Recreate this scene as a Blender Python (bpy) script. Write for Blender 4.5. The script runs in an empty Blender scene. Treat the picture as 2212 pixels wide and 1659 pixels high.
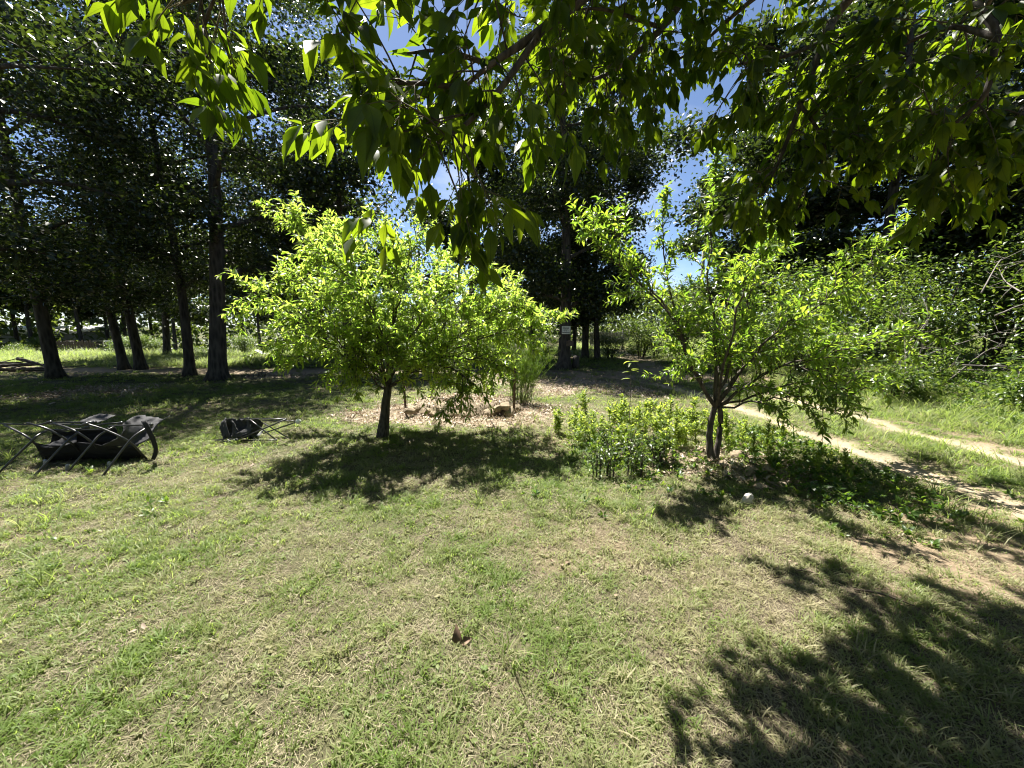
import bpy, math, random
import numpy as np
from mathutils import Vector, Matrix

# ------------------------------------------------------------------ camera, sky, sun, exposure
S = bpy.context.scene
COL = S.collection
R = np.random.default_rng(11)
random.seed(11)
EYE, PITCH, F, CX, CY = 1.55, math.radians(8.8), 833.0, 1106.0, 829.5
SUN_A, SUN_B = 0.22, 0.45            # sun direction per metre of height: x -A, y +B

cam_d = bpy.data.cameras.new("camera")
cam_d.sensor_width = 36.0
cam_d.lens = 36.0 * F / 2212.0
cam_d.clip_start, cam_d.clip_end = 0.05, 2000
cam = bpy.data.objects.new("camera", cam_d)
COL.objects.link(cam)
cam.location = (0, 0, EYE)
cam.rotation_euler = (math.pi / 2 - PITCH, 0, 0)
S.camera = cam

W = bpy.data.worlds.new("World")
S.world = W
W.use_nodes = True
nt = W.node_tree
bg = nt.nodes["Background"]
sky = nt.nodes.new("ShaderNodeTexSky")
sky.sky_type = 'NISHITA'
sky.sun_disc = False
to_sun = Vector((-SUN_A, SUN_B, 1)).normalized()
sky.sun_elevation = math.asin(to_sun.z)
sky.sun_rotation = math.atan2(to_sun.x, to_sun.y)
sky.air_density, sky.dust_density, sky.ozone_density = 0.6, 0.3, 2.2
wtc = nt.nodes.new("ShaderNodeTexCoord")
wmp = nt.nodes.new("ShaderNodeMapping")
wmp.inputs['Scale'].default_value = (1.0, 1.0, 2.6)
wn = nt.nodes.new("ShaderNodeTexNoise")
wn.inputs['Scale'].default_value = 2.3
wn.inputs['Detail'].default_value = 7
wn.inputs['Roughness'].default_value = 0.55
wr = nt.nodes.new("ShaderNodeValToRGB")
wr.color_ramp.elements[0].position = 0.53
wr.color_ramp.elements[1].position = 0.74
wmul = nt.nodes.new("ShaderNodeMath"); wmul.operation = 'MULTIPLY'; wmul.inputs[1].default_value = 0.7
wmx = nt.nodes.new("ShaderNodeMix"); wmx.data_type = 'RGBA'
wmx.inputs['B'].default_value = (6.0, 6.3, 6.8, 1)
nt.links.new(wtc.outputs['Generated'], wmp.inputs['Vector'])
nt.links.new(wmp.outputs['Vector'], wn.inputs['Vector'])
nt.links.new(wn.outputs['Fac'], wr.inputs['Fac'])
nt.links.new(wr.outputs['Color'], wmul.inputs[0])
nt.links.new(wmul.outputs[0], wmx.inputs['Factor'])
nt.links.new(sky.outputs[0], wmx.inputs['A'])
nt.links.new(wmx.outputs['Result'], bg.inputs['Color'])
bg.inputs['Strength'].default_value = 0.05

sd = bpy.data.lights.new("sun", 'SUN')
sd.energy = 5.0
sd.angle = math.radians(0.53)
sd.color = (1.0, 0.95, 0.86)
so = bpy.data.objects.new("sun", sd)
COL.objects.link(so)
so.rotation_euler = to_sun.to_track_quat('Z', 'Y').to_euler()
so.location = (0, 0, 30)

S.view_settings.view_transform = 'Standard'
S.view_settings.look = 'None'
S.view_settings.gamma = 1.0
S.view_settings.exposure = 2.0
S.view_settings.use_curve_mapping = False
S.render.engine = 'CYCLES'
cy = S.cycles
cy.max_bounces, cy.diffuse_bounces, cy.glossy_bounces, cy.transmission_bounces = 4, 1, 2, 2
cy.caustics_reflective = cy.caustics_refractive = False
cy.sample_clamp_indirect = 4.0
cy.use_denoising = True
cy.filter_width = 1.1

# ------------------------------------------------------------------ maths helpers
cp, sp = math.cos(PITCH), math.sin(PITCH)


def P(px, py, y):
    """World point on the plane at distance y that lies along the given picture direction (picture 2212 wide)."""
    dx, up = px - CX, CY - py
    fwd, z = F * cp + up * sp, up * cp - F * sp
    return np.array((dx * y / fwd, y, EYE + z * y / fwd))


def G(px, py):
    dx, up = px - CX, CY - py
    fwd, z = F * cp + up * sp, up * cp - F * sp
    t = -EYE / z
    return np.array((dx * t, fwd * t, 0.0))


def smooth(a, b, v):
    t = np.clip((v - a) / (b - a), 0, 1)
    return t * t * (3 - 2 * t)


_LAT = np.random.default_rng(5).random((128, 128))


def vnoise(x, y, f):
    x, y = np.asarray(x) * f + 37.3, np.asarray(y) * f + 91.7
    xi, yi = np.floor(x).astype(int), np.floor(y).astype(int)
    u, v = x - xi, y - yi
    u, v = u * u * (3 - 2 * u), v * v * (3 - 2 * v)
    g = lambda i, j: _LAT[i % 128, j % 128]
    return (g(xi, yi) * (1 - u) + g(xi + 1, yi) * u) * (1 - v) + (g(xi, yi + 1) * (1 - u) + g(xi + 1, yi + 1) * u) * v


def fbm(x, y, f, o=4):
    s, a, t = 0, 1.0, 0
    for k in range(o):
        s = s + a * vnoise(x, y, f * 2 ** k)
        t += a
        a *= 0.55
    return s / t


def poly_dist(x, y, pts):
    best = np.full(np.shape(x), 1e9)
    for (ax, ay), (bx, by) in zip(pts[:-1], pts[1:]):
        dx, dy = bx - ax, by - ay
        L2 = dx * dx + dy * dy
        t = np.clip(((x - ax) * dx + (y - ay) * dy) / L2, 0, 1)
        d = np.hypot(x - ax - t * dx, y - ay - t * dy)
        best = np.minimum(best, d)
    return best


TRACK = [(5.35, -6), (5.2, 0), (5.1, 4), (5.1, 7), (4.9, 9.2), (4.2, 10.9), (2.6, 12.0), (0, 12.7), (-5, 12.9), (-12, 13.0), (-22, 13.6), (-40, 15)]
DRIVE = [(4.9, 9.2), (4.9, 13), (5.6, 17), (6.6, 24)]
BED = (-0.86, 6.75)


def m_track(x, y):
    d = np.minimum(poly_dist(x, y, TRACK), poly_dist(x, y, DRIVE) + 0.12)
    d = d + (fbm(x, y, 1.3, 3) - 0.5) * 0.36 + (fbm(x, y, 6.0, 2) - 0.5) * 0.22
    rut = np.exp(-((d - 0.78) / 0.24) ** 2) * smooth(11.0, 9.5, y)
    cross = smooth(10.2, 11.8, y) * smooth(1.0, 0.45, d) * (0.25 + 0.7 * smooth(-2.0, -4.0, x) + 0.45 * smooth(2.6, 4.0, x))
    return np.clip(np.maximum(rut, cross), 0, 1)


def m_litter(x, y):
    dx, dy = (x - BED[0]) / 2.1, (y - BED[1]) / 1.25
    r = np.hypot(dx, dy) + (fbm(x, y, 1.1, 3) - 0.5) * 0.7
    a = smooth(1.12, 0.72, r)
    bx, by = (x - 2.3) / 1.2, (y - 4.2) / 0.6
    b = smooth(1.1, 0.6, np.hypot(bx, by) + (fbm(x, y, 1.4, 3) - 0.5) * 0.7) * 0.7
    c = smooth(0.5, 0.62, fbm(x, y, 0.45, 3)) * smooth(7.0, 9.0, y) * smooth(13, 11.8, y) * 0.6
    return np.clip(np.maximum(np.maximum(a, b), c), 0, 1)


def m_bare(x, y):
    n = fbm(x, y, 0.9, 4)
    w = 0.17 * smooth(1.2, 2.4, x) * smooth(4.2, 3.0, y)
    lf = 0.05 * smooth(7.2, 8.2, y) * smooth(12, 10.5, y)
    return (0.35 + 0.5 * smooth(1.2, 2.4, x)) * smooth(0.60, 0.74, n + w + lf)


def height(x, y):
    d = np.hypot(x, y)
    z = (fbm(x, y, 0.35, 3) - 0.5) * 0.10 * smooth(1.0, 5.0, d) + (fbm(x, y, 2.2, 2) - 0.5) * 0.018
    bx, by = (x - BED[0]) / 0.95, (y - BED[1] - 0.12) / 0.55
    z = z + 0.19 * smooth(1.05, 0.85, np.hypot(bx, by))
    tx, ty = (x - 2.27) / 0.8, (y - 4.15) / 0.5
    z = z + 0.07 * smooth(1.2, 0.3, np.hypot(tx, ty))
    z = z - 0.035 * m_track(x, y)
    z = z - 1.75 * smooth(19, 36, y) * smooth(6, -4, x) - 0.5 * smooth(22, 45, y)
    z = z + 0.35 * smooth(6.6, 9.5, x) * smooth(0, 3, y)
    return z


def H(x, y):
    return float(height(np.float64(x), np.float64(y)))


# ------------------------------------------------------------------ mesh helpers
def mesh_np(name, verts, faces, mats, uv=None, tint=None, smooth_shade=False, attrs=None):
    """faces: (n,3) or (n,4) int array."""
    me = bpy.data.meshes.new(name)
    verts = np.asarray(verts, np.float32)
    faces = np.asarray(faces, np.int32)
    n, k = faces.shape
    me.vertices.add(len(verts))
    me.vertices.foreach_set("co", verts.ravel())
    me.loops.add(n * k)
    me.loops.foreach_set("vertex_index", faces.ravel())
    me.polygons.add(n)
    me.polygons.foreach_set("loop_start", np.arange(0, n * k, k, dtype=np.int32))
    me.polygons.foreach_set("loop_total", np.full(n, k, np.int32))
    if smooth_shade:
        me.polygons.foreach_set("use_smooth", np.ones(n, bool))
    if uv is not None:
        l = me.uv_layers.new(name="UVMap")
        l.data.foreach_set("uv", np.asarray(uv, np.float32)[faces.ravel()].ravel())
    A = dict(attrs or {})
    if tint is not None:
        A["tint"] = tint
    for key, val in A.items():
        a = me.attributes.new(key, 'FLOAT', 'POINT')
        a.data.foreach_set("value", np.asarray(val, np.float32))
    for m in (mats if isinstance(mats, (list, tuple)) else [mats]):
        me.materials.append(m)
    me.update(calc_edges=True)
    me.validate()
    return me


def tag(o, label=None, cat=None, group=None, kind=None):
    if label: o["label"] = label
    if cat: o["category"] = cat
    if group: o["group"] = group
    if kind: o["kind"] = kind
    return o


def link(name, data, parent=None, kind=None):
    o = bpy.data.objects.new(name, data)
    COL.objects.link(o)
    if parent is not None:
        o.parent = parent
    if kind: o["kind"] = kind
    return o


def empty(name, loc, label, cat, group=None):
    o = bpy.data.objects.new(name, None)
    COL.objects.link(o)
    o.location = [float(v) for v in loc]
    o.empty_display_size = 0.2
    return tag(o, label, cat, group)


class Tubes:
    def __init__(s, sides=6):
        s.v, s.f, s.n, s.sides = [], [], 0, sides

    def add(s, pts, radii, sides=None, flat=1.0, lump=0.0):
        sides = sides or s.sides
        pts = np.asarray(pts, float)
        m = len(pts)
        radii = np.broadcast_to(np.asarray(radii, float), (m,)) if np.ndim(radii) == 0 or len(np.atleast_1d(radii)) == m else np.interp(np.linspace(0, 1, m), np.linspace(0, 1, len(radii)), radii)
        t = np.gradient(pts, axis=0)
        t /= np.linalg.norm(t, axis=1)[:, None] + 1e-9
        ref = np.array((0, 0, 1.0)) if abs(t[0][2]) < 0.9 else np.array((1.0, 0, 0))
        a = np.cross(t, ref); a /= np.linalg.norm(a, axis=1)[:, None] + 1e-9
        b = np.cross(t, a)
        ang = np.linspace(0, 2 * np.pi, sides, endpoint=False)
        rr = radii[:, None] * (1 + lump * (R.random((m, sides)) - 0.5))
        ring = pts[:, None] + rr[..., None] * (np.cos(ang)[None, :, None] * a[:, None] + np.sin(ang)[None, :, None] * b[:, None] * flat)
        base = s.n
        s.v.append(ring.reshape(-1, 3))
        i = np.arange(m - 1)[:, None] * sides
        j = np.arange(sides)[None]
        j2 = (j + 1) % sides
        s.f.append((np.stack([i + j, i + j2, i + sides + j2, i + sides + j], -1) + base).reshape(-1, 4))
        c0, c1 = base + m * sides, base + m * sides + 1
        s.v.append(np.array([pts[0] - t[0] * radii[0] * 0.3, pts[-1] + t[-1] * radii[-1] * 0.6]))
        e = np.arange(sides); e2 = (e + 1) % sides
        s.f.append(np.stack([base + e2, base + e, np.full(sides, c0), np.full(sides, c0)], -1))
        q = base + (m - 1) * sides
        s.f.append(np.stack([q + e, q + e2, np.full(sides, c1), np.full(sides, c1)], -1))
        s.n += m * sides + 2
        return s

    def mesh(s, name, mat):
        V, Fq = np.concatenate(s.v), np.concatenate(s.f)
        tri = Fq[:, 2] == Fq[:, 3]
        T = np.concatenate([Fq[tri][:, :3], Fq[~tri][:, [0, 1, 2]], Fq[~tri][:, [0, 2, 3]]])
        return mesh_np(name, V, T, mat, smooth_shade=True)


def curve_pts(ctrl, n):
    """Catmull-Rom through control points."""
    c = np.asarray(ctrl, float)
    c = np.vstack([2 * c[0] - c[1], c, 2 * c[-1] - c[-2]])
    segs = len(c) - 3
    out = []
    for u in np.linspace(0, segs - 1e-6, n):
        i = int(u); t = u - i
        p0, p1, p2, p3 = c[i:i + 4]
        out.append(0.5 * (2 * p1 + (p2 - p0) * t + (2 * p0 - 5 * p1 + 4 * p2 - p3) * t * t + (3 * p1 - p0 - 3 * p2 + p3) * t ** 3))
    return np.array(out)


def unit(v):
    return v / (np.linalg.norm(v, axis=-1, keepdims=True) + 1e-9)


def leaf_template(m=4, wmax=0.17, wpos=0.42, droop=0.25, fold=0.18, wave=0.0, tw=0.0):
    """Leaf of length 1 along +y, folded along the midrib and drooping; m segments."""
    ys = np.linspace(0, 1, m + 1)
    prof = np.where(ys < wpos, np.sin(ys / wpos * np.pi / 2), (1 - np.clip((ys - wpos) / (1 - wpos), 0, 1)) ** 0.8 * (1 - 0.25 * np.clip((ys - wpos) / (1 - wpos), 0, 1)))
    w = wmax * prof
    V, UV, Fc = [], [], []
    cz = -droop * ys ** 2
    cyy = ys * (1 - 0.25 * droop * ys)
    for i in range(m + 1):
        V.append((0, cyy[i], cz[i])); UV.append((0.5, ys[i]))
    li, ri = {}, {}
    for i in range(1, m):
        for sgn, d in ((-1, li), (1, ri)):
            d[i] = len(V)
            V.append((sgn * w[i], cyy[i] + 0.02 * (i % 2), cz[i] + fold * w[i] + wave * (1 if i % 2 else -1) * sgn + tw * sgn * w[i] * ys[i]))
            UV.append((0.5 + 0.5 * sgn * w[i] / wmax, ys[i]))
    for d, flip in ((li, False), (ri, True)):
        for i in range(m):
            if i == 0: tris = [(0, 1, d[1])]
            elif i == m - 1: tris = [(i, i + 1, d[i])]
            else: tris = [(i, i + 1, d[i + 1]), (i, d[i + 1], d[i])]
            for t in tris:
                Fc.append(t if flip else t[::-1])
    return np.array(V, float), np.array(Fc, int), np.array(UV, float)


RHOMB = (np.array([(0, 0, 0), (-0.3, 0.45, 0.07), (0.3, 0.5, 0.07), (0, 1, -0.12)], float), np.array([(0, 2, 3), (0, 3, 1)]), np.array([(0.5, 0), (0, 0.45), (1, 0.5), (0.5, 1)], float))
OAKLEAF = (np.array([(0, 0, 0), (-0.10, 0.22, .02), (-0.34, 0.34, .05), (-0.13, 0.5, .02), (-0.33, 0.72, .02), (0, 1, -0.12), (0.33, 0.70, .02), (0.13, 0.5, .02), (0.34, 0.36, .05), (0.10, 0.22, .02)], float),
           np.array([(0, 9, 1), (1, 9, 8), (1, 8, 2), (1, 8, 7), (1, 7, 3), (3, 7, 6), (3, 6, 5), (3, 5, 4)]),
           np.array([(0.5, 0), (0.4, 0.2), (0, 0.34), (0.4, 0.5), (0, 0.7), (0.5, 1), (1, 0.7), (0.6, 0.5), (1, 0.36), (0.6, 0.2)], float))


class Leaves:
    """Collects leaves: position, direction, up, length, tint."""
    def __init__(s):
        s.p, s.a, s.n, s.L, s.t = [], [], [], [], []

    def add(s, p, a, n, L, t):
        s.p.append(np.atleast_2d(p)); s.a.append(np.atleast_2d(a)); s.n.append(np.atleast_2d(n))
        s.L.append(np.atleast_1d(L)); s.t.append(np.atleast_1d(t))

    def arr(s):
        p, a, n = map(np.concatenate, (s.p, s.a, s.n))
        L, t = np.concatenate(s.L), np.concatenate(s.t)
        a = unit(a)
        side = unit(np.cross(a, n))
        n = np.cross(side, a)
        return p, a, side, n, L, t

    def mesh(s, name, tpls, mat, keep=None, smooth_shade=False):
        p, a, side, n, L, t = s.arr()
        if keep is not None:
            p, a, side, n, L, t = (q[keep] for q in (p, a, side, n, L, t))
        tpls = tpls if isinstance(tpls, list) else [tpls]
        which = R.integers(0, len(tpls), len(p))
        VV, FF, UU, TT, off = [], [], [], [], 0
        for k, (tv, tf, tu) in enumerate(tpls):
            m = which == k
            if not m.any(): continue
            v = p[m][:, None] + L[m][:, None, None] * (tv[None, :, 0:1] * side[m][:, None] + tv[None, :, 1:2] * a[m][:, None] + tv[None, :, 2:3] * n[m][:, None])
            c = len(v)
            VV.append(v.reshape(-1, 3))
            FF.append((tf[None] + (np.arange(c) * len(tv))[:, None, None]).reshape(-1, 3) + off)
            UU.append(np.tile(tu, (c, 1)))
            TT.append(np.repeat(t[m], len(tv)))
            off += c * len(tv)
        return mesh_np(name, np.concatenate(VV), np.concatenate(FF), mat, np.concatenate(UU), np.concatenate(TT), smooth_shade)

    def pick(s, count, spread=True):
        """Indices of the leaves that show largest from where the photograph was taken."""
        p, a, side, n, L, t = s.arr()
        fwd = p[:, 1] * cp - (p[:, 2] - EYE) * sp
        up = (p[:, 2] - EYE) * cp + p[:, 1] * sp
        X, Y = CX + p[:, 0] / fwd * F, CY - up / fwd * F
        vis = (fwd > 0.3) & (X > 10) & (X < 2200) & (Y > 10) & (Y < 1650)
        size = L / np.maximum(fwd, 0.3)
        cell = np.floor(X / 14).astype(int) * 1000 + np.floor(Y / 14).astype(int)
        order = np.argsort(-size * vis)
        seen, out = set(), []
        for i in order:
            if not vis[i] or len(out) >= count: continue
            if spread and cell[i] in seen: continue
            seen.add(cell[i]); out.append(i)
        return np.array(out, int)

    def objects(s, idx, tmeshes, parent, name="leaf"):
        p, a, side, n, L, t = s.arr()
        for i in idx:
            lv = min(len(tmeshes) - 1, int(t[i] * len(tmeshes)))
            ms = tmeshes[lv]
            o = bpy.data.objects.new(name, ms[random.randrange(len(ms))])
            M = np.eye(4)
            M[:3, 0], M[:3, 1], M[:3, 2], M[:3, 3] = side[i] * L[i], a[i] * L[i], n[i] * L[i], p[i]
            COL.objects.link(o)
            o.parent = parent
            o.matrix_local = Matrix(M.tolist())


# ------------------------------------------------------------------ materials
def nodemat(name):
    m = bpy.data.materials.new(name)
    m.use_nodes = True
    t = m.node_tree
    b = t.nodes["Principled BSDF"]
    return m, t, b, t.nodes["Material Output"]


def ramp(t, stops, src=None):
    r = t.nodes.new("ShaderNodeValToRGB")
    e = r.color_ramp.elements
    while len(e) < len(stops): e.new(0.5)
    for el, (pos, c) in zip(e, stops):
        el.position = pos; el.color = (*c, 1)
    if src is not None: t.links.new(src, r.inputs[0])
    return r


def noise(t, scale, detail=4, rough=0.55, coord=None):
    n = t.nodes.new("ShaderNodeTexNoise")
    n.inputs['Scale'].default_value = scale
    n.inputs['Detail'].default_value = detail
    n.inputs['Roughness'].default_value = rough
    if coord is not None: t.links.new(coord, n.inputs['Vector'])
    return n


def mix(t, fac, a, b, mode='MIX'):
    m = t.nodes.new("ShaderNodeMix"); m.data_type = 'RGBA'; m.blend_type = mode
    for key, v in (('Factor', fac), ('A', a), ('B', b)):
        if hasattr(v, 'links') or hasattr(v, 'is_linked'): t.links.new(v, m.inputs[key])
        elif key == 'Factor': m.inputs[key].default_value = v
        else: m.inputs[key].default_value = (*v, 1)
    return m.outputs['Result']


def leaf_mat(name, c0, c1, t0, t1, tfac=0.5, rough=0.4, spec=0.5, veins=False, instancer=False, spots=False):
    m, t, b, out = nodemat(name)
    at = t.nodes.new("ShaderNodeAttribute")
    at.attribute_name = "tint"
    if instancer: at.attribute_type = 'INSTANCER'
    fac = at.outputs['Fac']
    col = mix(t, fac, c0, c1)
    tcol = mix(t, fac, t0, t1)
    if veins:
        uv = t.nodes.new("ShaderNodeUVMap")
        sx = t.nodes.new("ShaderNodeSeparateXYZ"); t.links.new(uv.outputs[0], sx.inputs[0])
        d = t.nodes.new("ShaderNodeMath"); d.operation = 'SUBTRACT'; d.inputs[1].default_value = 0.5; t.links.new(sx.outputs[0], d.inputs[0])
        ab = t.nodes.new("ShaderNodeMath"); ab.operation = 'ABSOLUTE'; t.links.new(d.outputs[0], ab.inputs[0])
        mid = t.nodes.new("ShaderNodeMath"); mid.operation = 'LESS_THAN'; mid.inputs[1].default_value = 0.025; t.links.new(ab.outputs[0], mid.inputs[0])
        k = t.nodes.new("ShaderNodeMath"); k.operation = 'MULTIPLY_ADD'; k.inputs[1].default_value = -0.55; t.links.new(ab.outputs[0], k.inputs[0]); t.links.new(sx.outputs[1], k.inputs[2])
        fr = t.nodes.new("ShaderNodeMath"); fr.operation = 'PINGPONG'; fr.inputs[1].default_value = 0.055; t.links.new(k.outputs[0], fr.inputs[0])
        sd_ = t.nodes.new("ShaderNodeMath"); sd_.operation = 'LESS_THAN'; sd_.inputs[1].default_value = 0.007; t.links.new(fr.outputs[0], sd_.inputs[0])
        mx = t.nodes.new("ShaderNodeMath"); mx.operation = 'MAXIMUM'; t.links.new(mid.outputs[0], mx.inputs[0])
        h = t.nodes.new("ShaderNodeMath"); h.operation = 'MULTIPLY'; h.inputs[1].default_value = 0.45; t.links.new(sd_.outputs[0], h.inputs[0]); t.links.new(h.outputs[0], mx.inputs[1])
        vm = t.nodes.new("ShaderNodeMath"); vm.operation = 'MULTIPLY'; vm.inputs[1].default_value = 0.5; t.links.new(mx.outputs[0], vm.inputs[0])
        tcol = mix(t, vm.outputs[0], tcol, tuple(v * 0.5 for v in t0))
        col = mix(t, vm.outputs[0], col, tuple(min(1, v * 1.7) for v in c1))
    if spots:
        tc = t.nodes.new("ShaderNodeTexCoord")
        n = noise(t, 9.0, 3, coord=tc.outputs['Object'])
        r = ramp(t, [(0.3, (0.62, 0.62, 0.55)), (0.7, (1.2, 1.15, 1.0))], n.outputs[0])
        col = mix(t, 1.0, col, r.outputs[0], 'MULTIPLY')
        tcol = mix(t, 1.0, tcol, r.outputs[0], 'MULTIPLY')
    t.links.new(col, b.inputs['Base Color'])
    b.inputs['Roughness'].default_value = rough
    b.inputs['Specular IOR Level'].default_value = spec
    tr = t.nodes.new("ShaderNodeBsdfTranslucent")
    t.links.new(tcol, tr.inputs['Color'])
    ms = t.nodes.new("ShaderNodeMixShader")
    ms.inputs[0].default_value = tfac
    t.links.new(b.outputs[0], ms.inputs[1]); t.links.new(tr.outputs[0], ms.inputs[2])
    t.links.new(ms.outputs[0], out.inputs['Surface'])
    return m


def bark_mat(name, c0, c1, scale=9.0, bump=0.6):
    m, t, b, out = nodemat(name)
    tc = t.nodes.new("ShaderNodeTexCoord")
    mp = t.nodes.new("ShaderNodeMapping"); mp.inputs['Scale'].default_value = (1, 1, 0.22)
    t.links.new(tc.outputs['Object'], mp.inputs[0])
    n = noise(t, scale, 6, 0.65, mp.outputs[0])
    v = t.nodes.new("ShaderNodeTexVoronoi"); v.inputs['Scale'].default_value = scale * 1.6
    t.links.new(mp.outputs[0], v.inputs['Vector'])
    f = t.nodes.new("ShaderNodeMath"); f.operation = 'MULTIPLY'
    t.links.new(n.outputs[0], f.inputs[0]); t.links.new(v.outputs['Distance'], f.inputs[1])
    r = ramp(t, [(0.08, c0), (0.4, c1)], f.outputs[0])
    t.links.new(r.outputs[0], b.inputs['Base Color'])
    b.inputs['Roughness'].default_value = 0.9
    bp = t.nodes.new("ShaderNodeBump"); bp.inputs['Strength'].default_value = bump; bp.inputs['Distance'].default_value = 0.03
    t.links.new(f.outputs[0], bp.inputs['Height']); t.links.new(bp.outputs[0], b.inputs['Normal'])
    return m


def plain_mat(name, c0, c1, scale=12, rough=0.6, metal=0.0, bump=0.0, spec=0.5):
    m, t, b, out = nodemat(name)
    tc = t.nodes.new("ShaderNodeTexCoord")
    n = noise(t, scale, 5, 0.6, tc.outputs['Object'])
    r = ramp(t, [(0.3, c0), (0.7, c1)], n.outputs[0])
    t.links.new(r.outputs[0], b.inputs['Base Color'])
    b.inputs['Roughness'].default_value = rough
    b.inputs['Metallic'].default_value = metal
    b.inputs['Specular IOR Level'].default_value = spec
    if bump:
        bp = t.nodes.new("ShaderNodeBump"); bp.inputs['Strength'].default_value = bump; bp.inputs['Distance'].default_value = 0.02
        t.links.new(n.outputs[0], bp.inputs['Height']); t.links.new(bp.outputs[0], b.inputs['Normal'])
    return m


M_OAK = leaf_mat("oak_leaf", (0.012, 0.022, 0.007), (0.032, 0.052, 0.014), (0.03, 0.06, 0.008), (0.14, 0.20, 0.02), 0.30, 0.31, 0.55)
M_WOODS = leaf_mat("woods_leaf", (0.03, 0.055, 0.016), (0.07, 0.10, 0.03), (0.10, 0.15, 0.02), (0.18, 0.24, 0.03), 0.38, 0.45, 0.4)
M_PLUM = leaf_mat("plum_leaf", (0.055, 0.105, 0.014), (0.12, 0.15, 0.02), (0.30, 0.50, 0.05), (0.58, 0.73, 0.10), 0.60, 0.36, 0.5, veins=True)
M_PEACH = leaf_mat("peach_leaf", (0.045, 0.095, 0.016), (0.09, 0.14, 0.025), (0.22, 0.40, 0.03), (0.46, 0.58, 0.05), 0.52, 0.33, 0.55, veins=True)
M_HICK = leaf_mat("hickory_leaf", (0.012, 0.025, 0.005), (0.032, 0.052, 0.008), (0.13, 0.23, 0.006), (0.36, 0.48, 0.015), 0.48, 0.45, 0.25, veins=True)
M_SHRUB = leaf_mat("shrub_leaf", (0.024, 0.048, 0.012), (0.065, 0.105, 0.022), (0.10, 0.19, 0.02), (0.28, 0.38, 0.04), 0.42, 0.38, 0.5)
M_WEED = leaf_mat("weed_leaf", (0.04, 0.09, 0.016), (0.10, 0.15, 0.025), (0.25, 0.42, 0.04), (0.62, 0.70, 0.10), 0.55, 0.42, 0.4)
M_GRASS = leaf_mat("grass_blade", (0.31, 0.28, 0.17), (0.105, 0.155, 0.040), (0.44, 0.42, 0.22), (0.36, 0.49, 0.085), 0.46, 0.52, 0.25, instancer=True)
M_STRAW = leaf_mat("straw", (0.12, 0.095, 0.065), (0.36, 0.32, 0.21), (0.14, 0.11, 0.07), (0.40, 0.36, 0.22), 0.35, 0.6, 0.2, instancer=True)
M_DRY = leaf_mat("dry_leaf", (0.22, 0.16, 0.115), (0.58, 0.50, 0.41), (0.28, 0.19, 0.11), (0.5, 0.41, 0.29), 0.22, 0.6, 0.3, instancer=True)
M_COVER = leaf_mat("cover_leaf", (0.03, 0.065, 0.014), (0.07, 0.125, 0.02), (0.12, 0.24, 0.02), (0.30, 0.42, 0.04), 0.42, 0.4, 0.45, instancer=True)
M_FERN = leaf_mat("fine_grass", (0.07, 0.14, 0.025), (0.12, 0.19, 0.04), (0.3, 0.46, 0.06), (0.5, 0.62, 0.1), 0.5, 0.45, 0.4)
M_BARK = bark_mat("oak_bark", (0.022, 0.019, 0.017), (0.085, 0.074, 0.064))
M_BARK2 = bark_mat("fruit_bark", (0.028, 0.022, 0.018), (0.10, 0.082, 0.066), 24, 0.4)
M_TWIG = plain_mat("green_twig", (0.07, 0.06, 0.03), (0.13, 0.11, 0.05), 20, 0.7)
M_DEAD = plain_mat("dead_wood", (0.09, 0.078, 0.07), (0.19, 0.17, 0.155), 14, 0.85)
M_STONE = plain_mat("stone", (0.10, 0.075, 0.05), (0.32, 0.25, 0.165), 7, 0.9, bump=0.6)
M_WSTONE = plain_mat("pale_stone", (0.34, 0.32, 0.28), (0.55, 0.52, 0.47), 9, 0.85, bump=0.4)
M_FABRIC = plain_mat("black_fabric", (0.018, 0.018, 0.020), (0.032, 0.032, 0.036), 60, 0.8, spec=0.2)
M_FABRIC2 = plain_mat("grey_fabric", (0.045, 0.045, 0.048), (0.075, 0.075, 0.079), 40, 0.85, spec=0.15)
M_TUBE = plain_mat("dark_tube", (0.022, 0.022, 0.024), (0.036, 0.036, 0.04), 20, 0.33, spec=0.6)
M_GREYTUBE = plain_mat("grey_joint", (0.22, 0.22, 0.23), (0.34, 0.34, 0.35), 20, 0.4)
M_RUST = plain_mat("rusty_steel", (0.045, 0.028, 0.020), (0.10, 0.055, 0.035), 30, 0.7)
M_WHITE = plain_mat("white_paint", (0.72, 0.72, 0.71), (0.82, 0.82, 0.81), 10, 0.5)
M_SIGN = plain_mat("sign_face", (0.62, 0.64, 0.60), (0.70, 0.72, 0.68), 8, 0.5)
M_INK = plain_mat("sign_ink", (0.03, 0.035, 0.03), (0.06, 0.065, 0.06), 30, 0.6)
M_SIDING = plain_mat("grey_siding", (0.24, 0.25, 0.26), (0.30, 0.31, 0.32), 3, 0.7)
M_BROWN = plain_mat("brown_board", (0.075, 0.052, 0.038), (0.15, 0.11, 0.08), 8, 0.85)
M_GREYW = plain_mat("grey_wood", (0.16, 0.15, 0.14), (0.28, 0.27, 0.25), 8, 0.85)
M_GLASS = plain_mat("dark_window", (0.015, 0.017, 0.02), (0.03, 0.032, 0.036), 3, 0.1)

# ------------------------------------------------------------------ ground
def axis(fine0, fine1, step, far0, far1, grow=1.16):
    a = list(np.arange(fine0, fine1, step))
    s, v = step, a[-1]
    while v < far1: s *= grow; v += s; a.append(v)
    s, v = step, a[0]
    while v > far0: s *= grow; v -= s; a.insert(0, v)
    return np.array(a)


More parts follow.
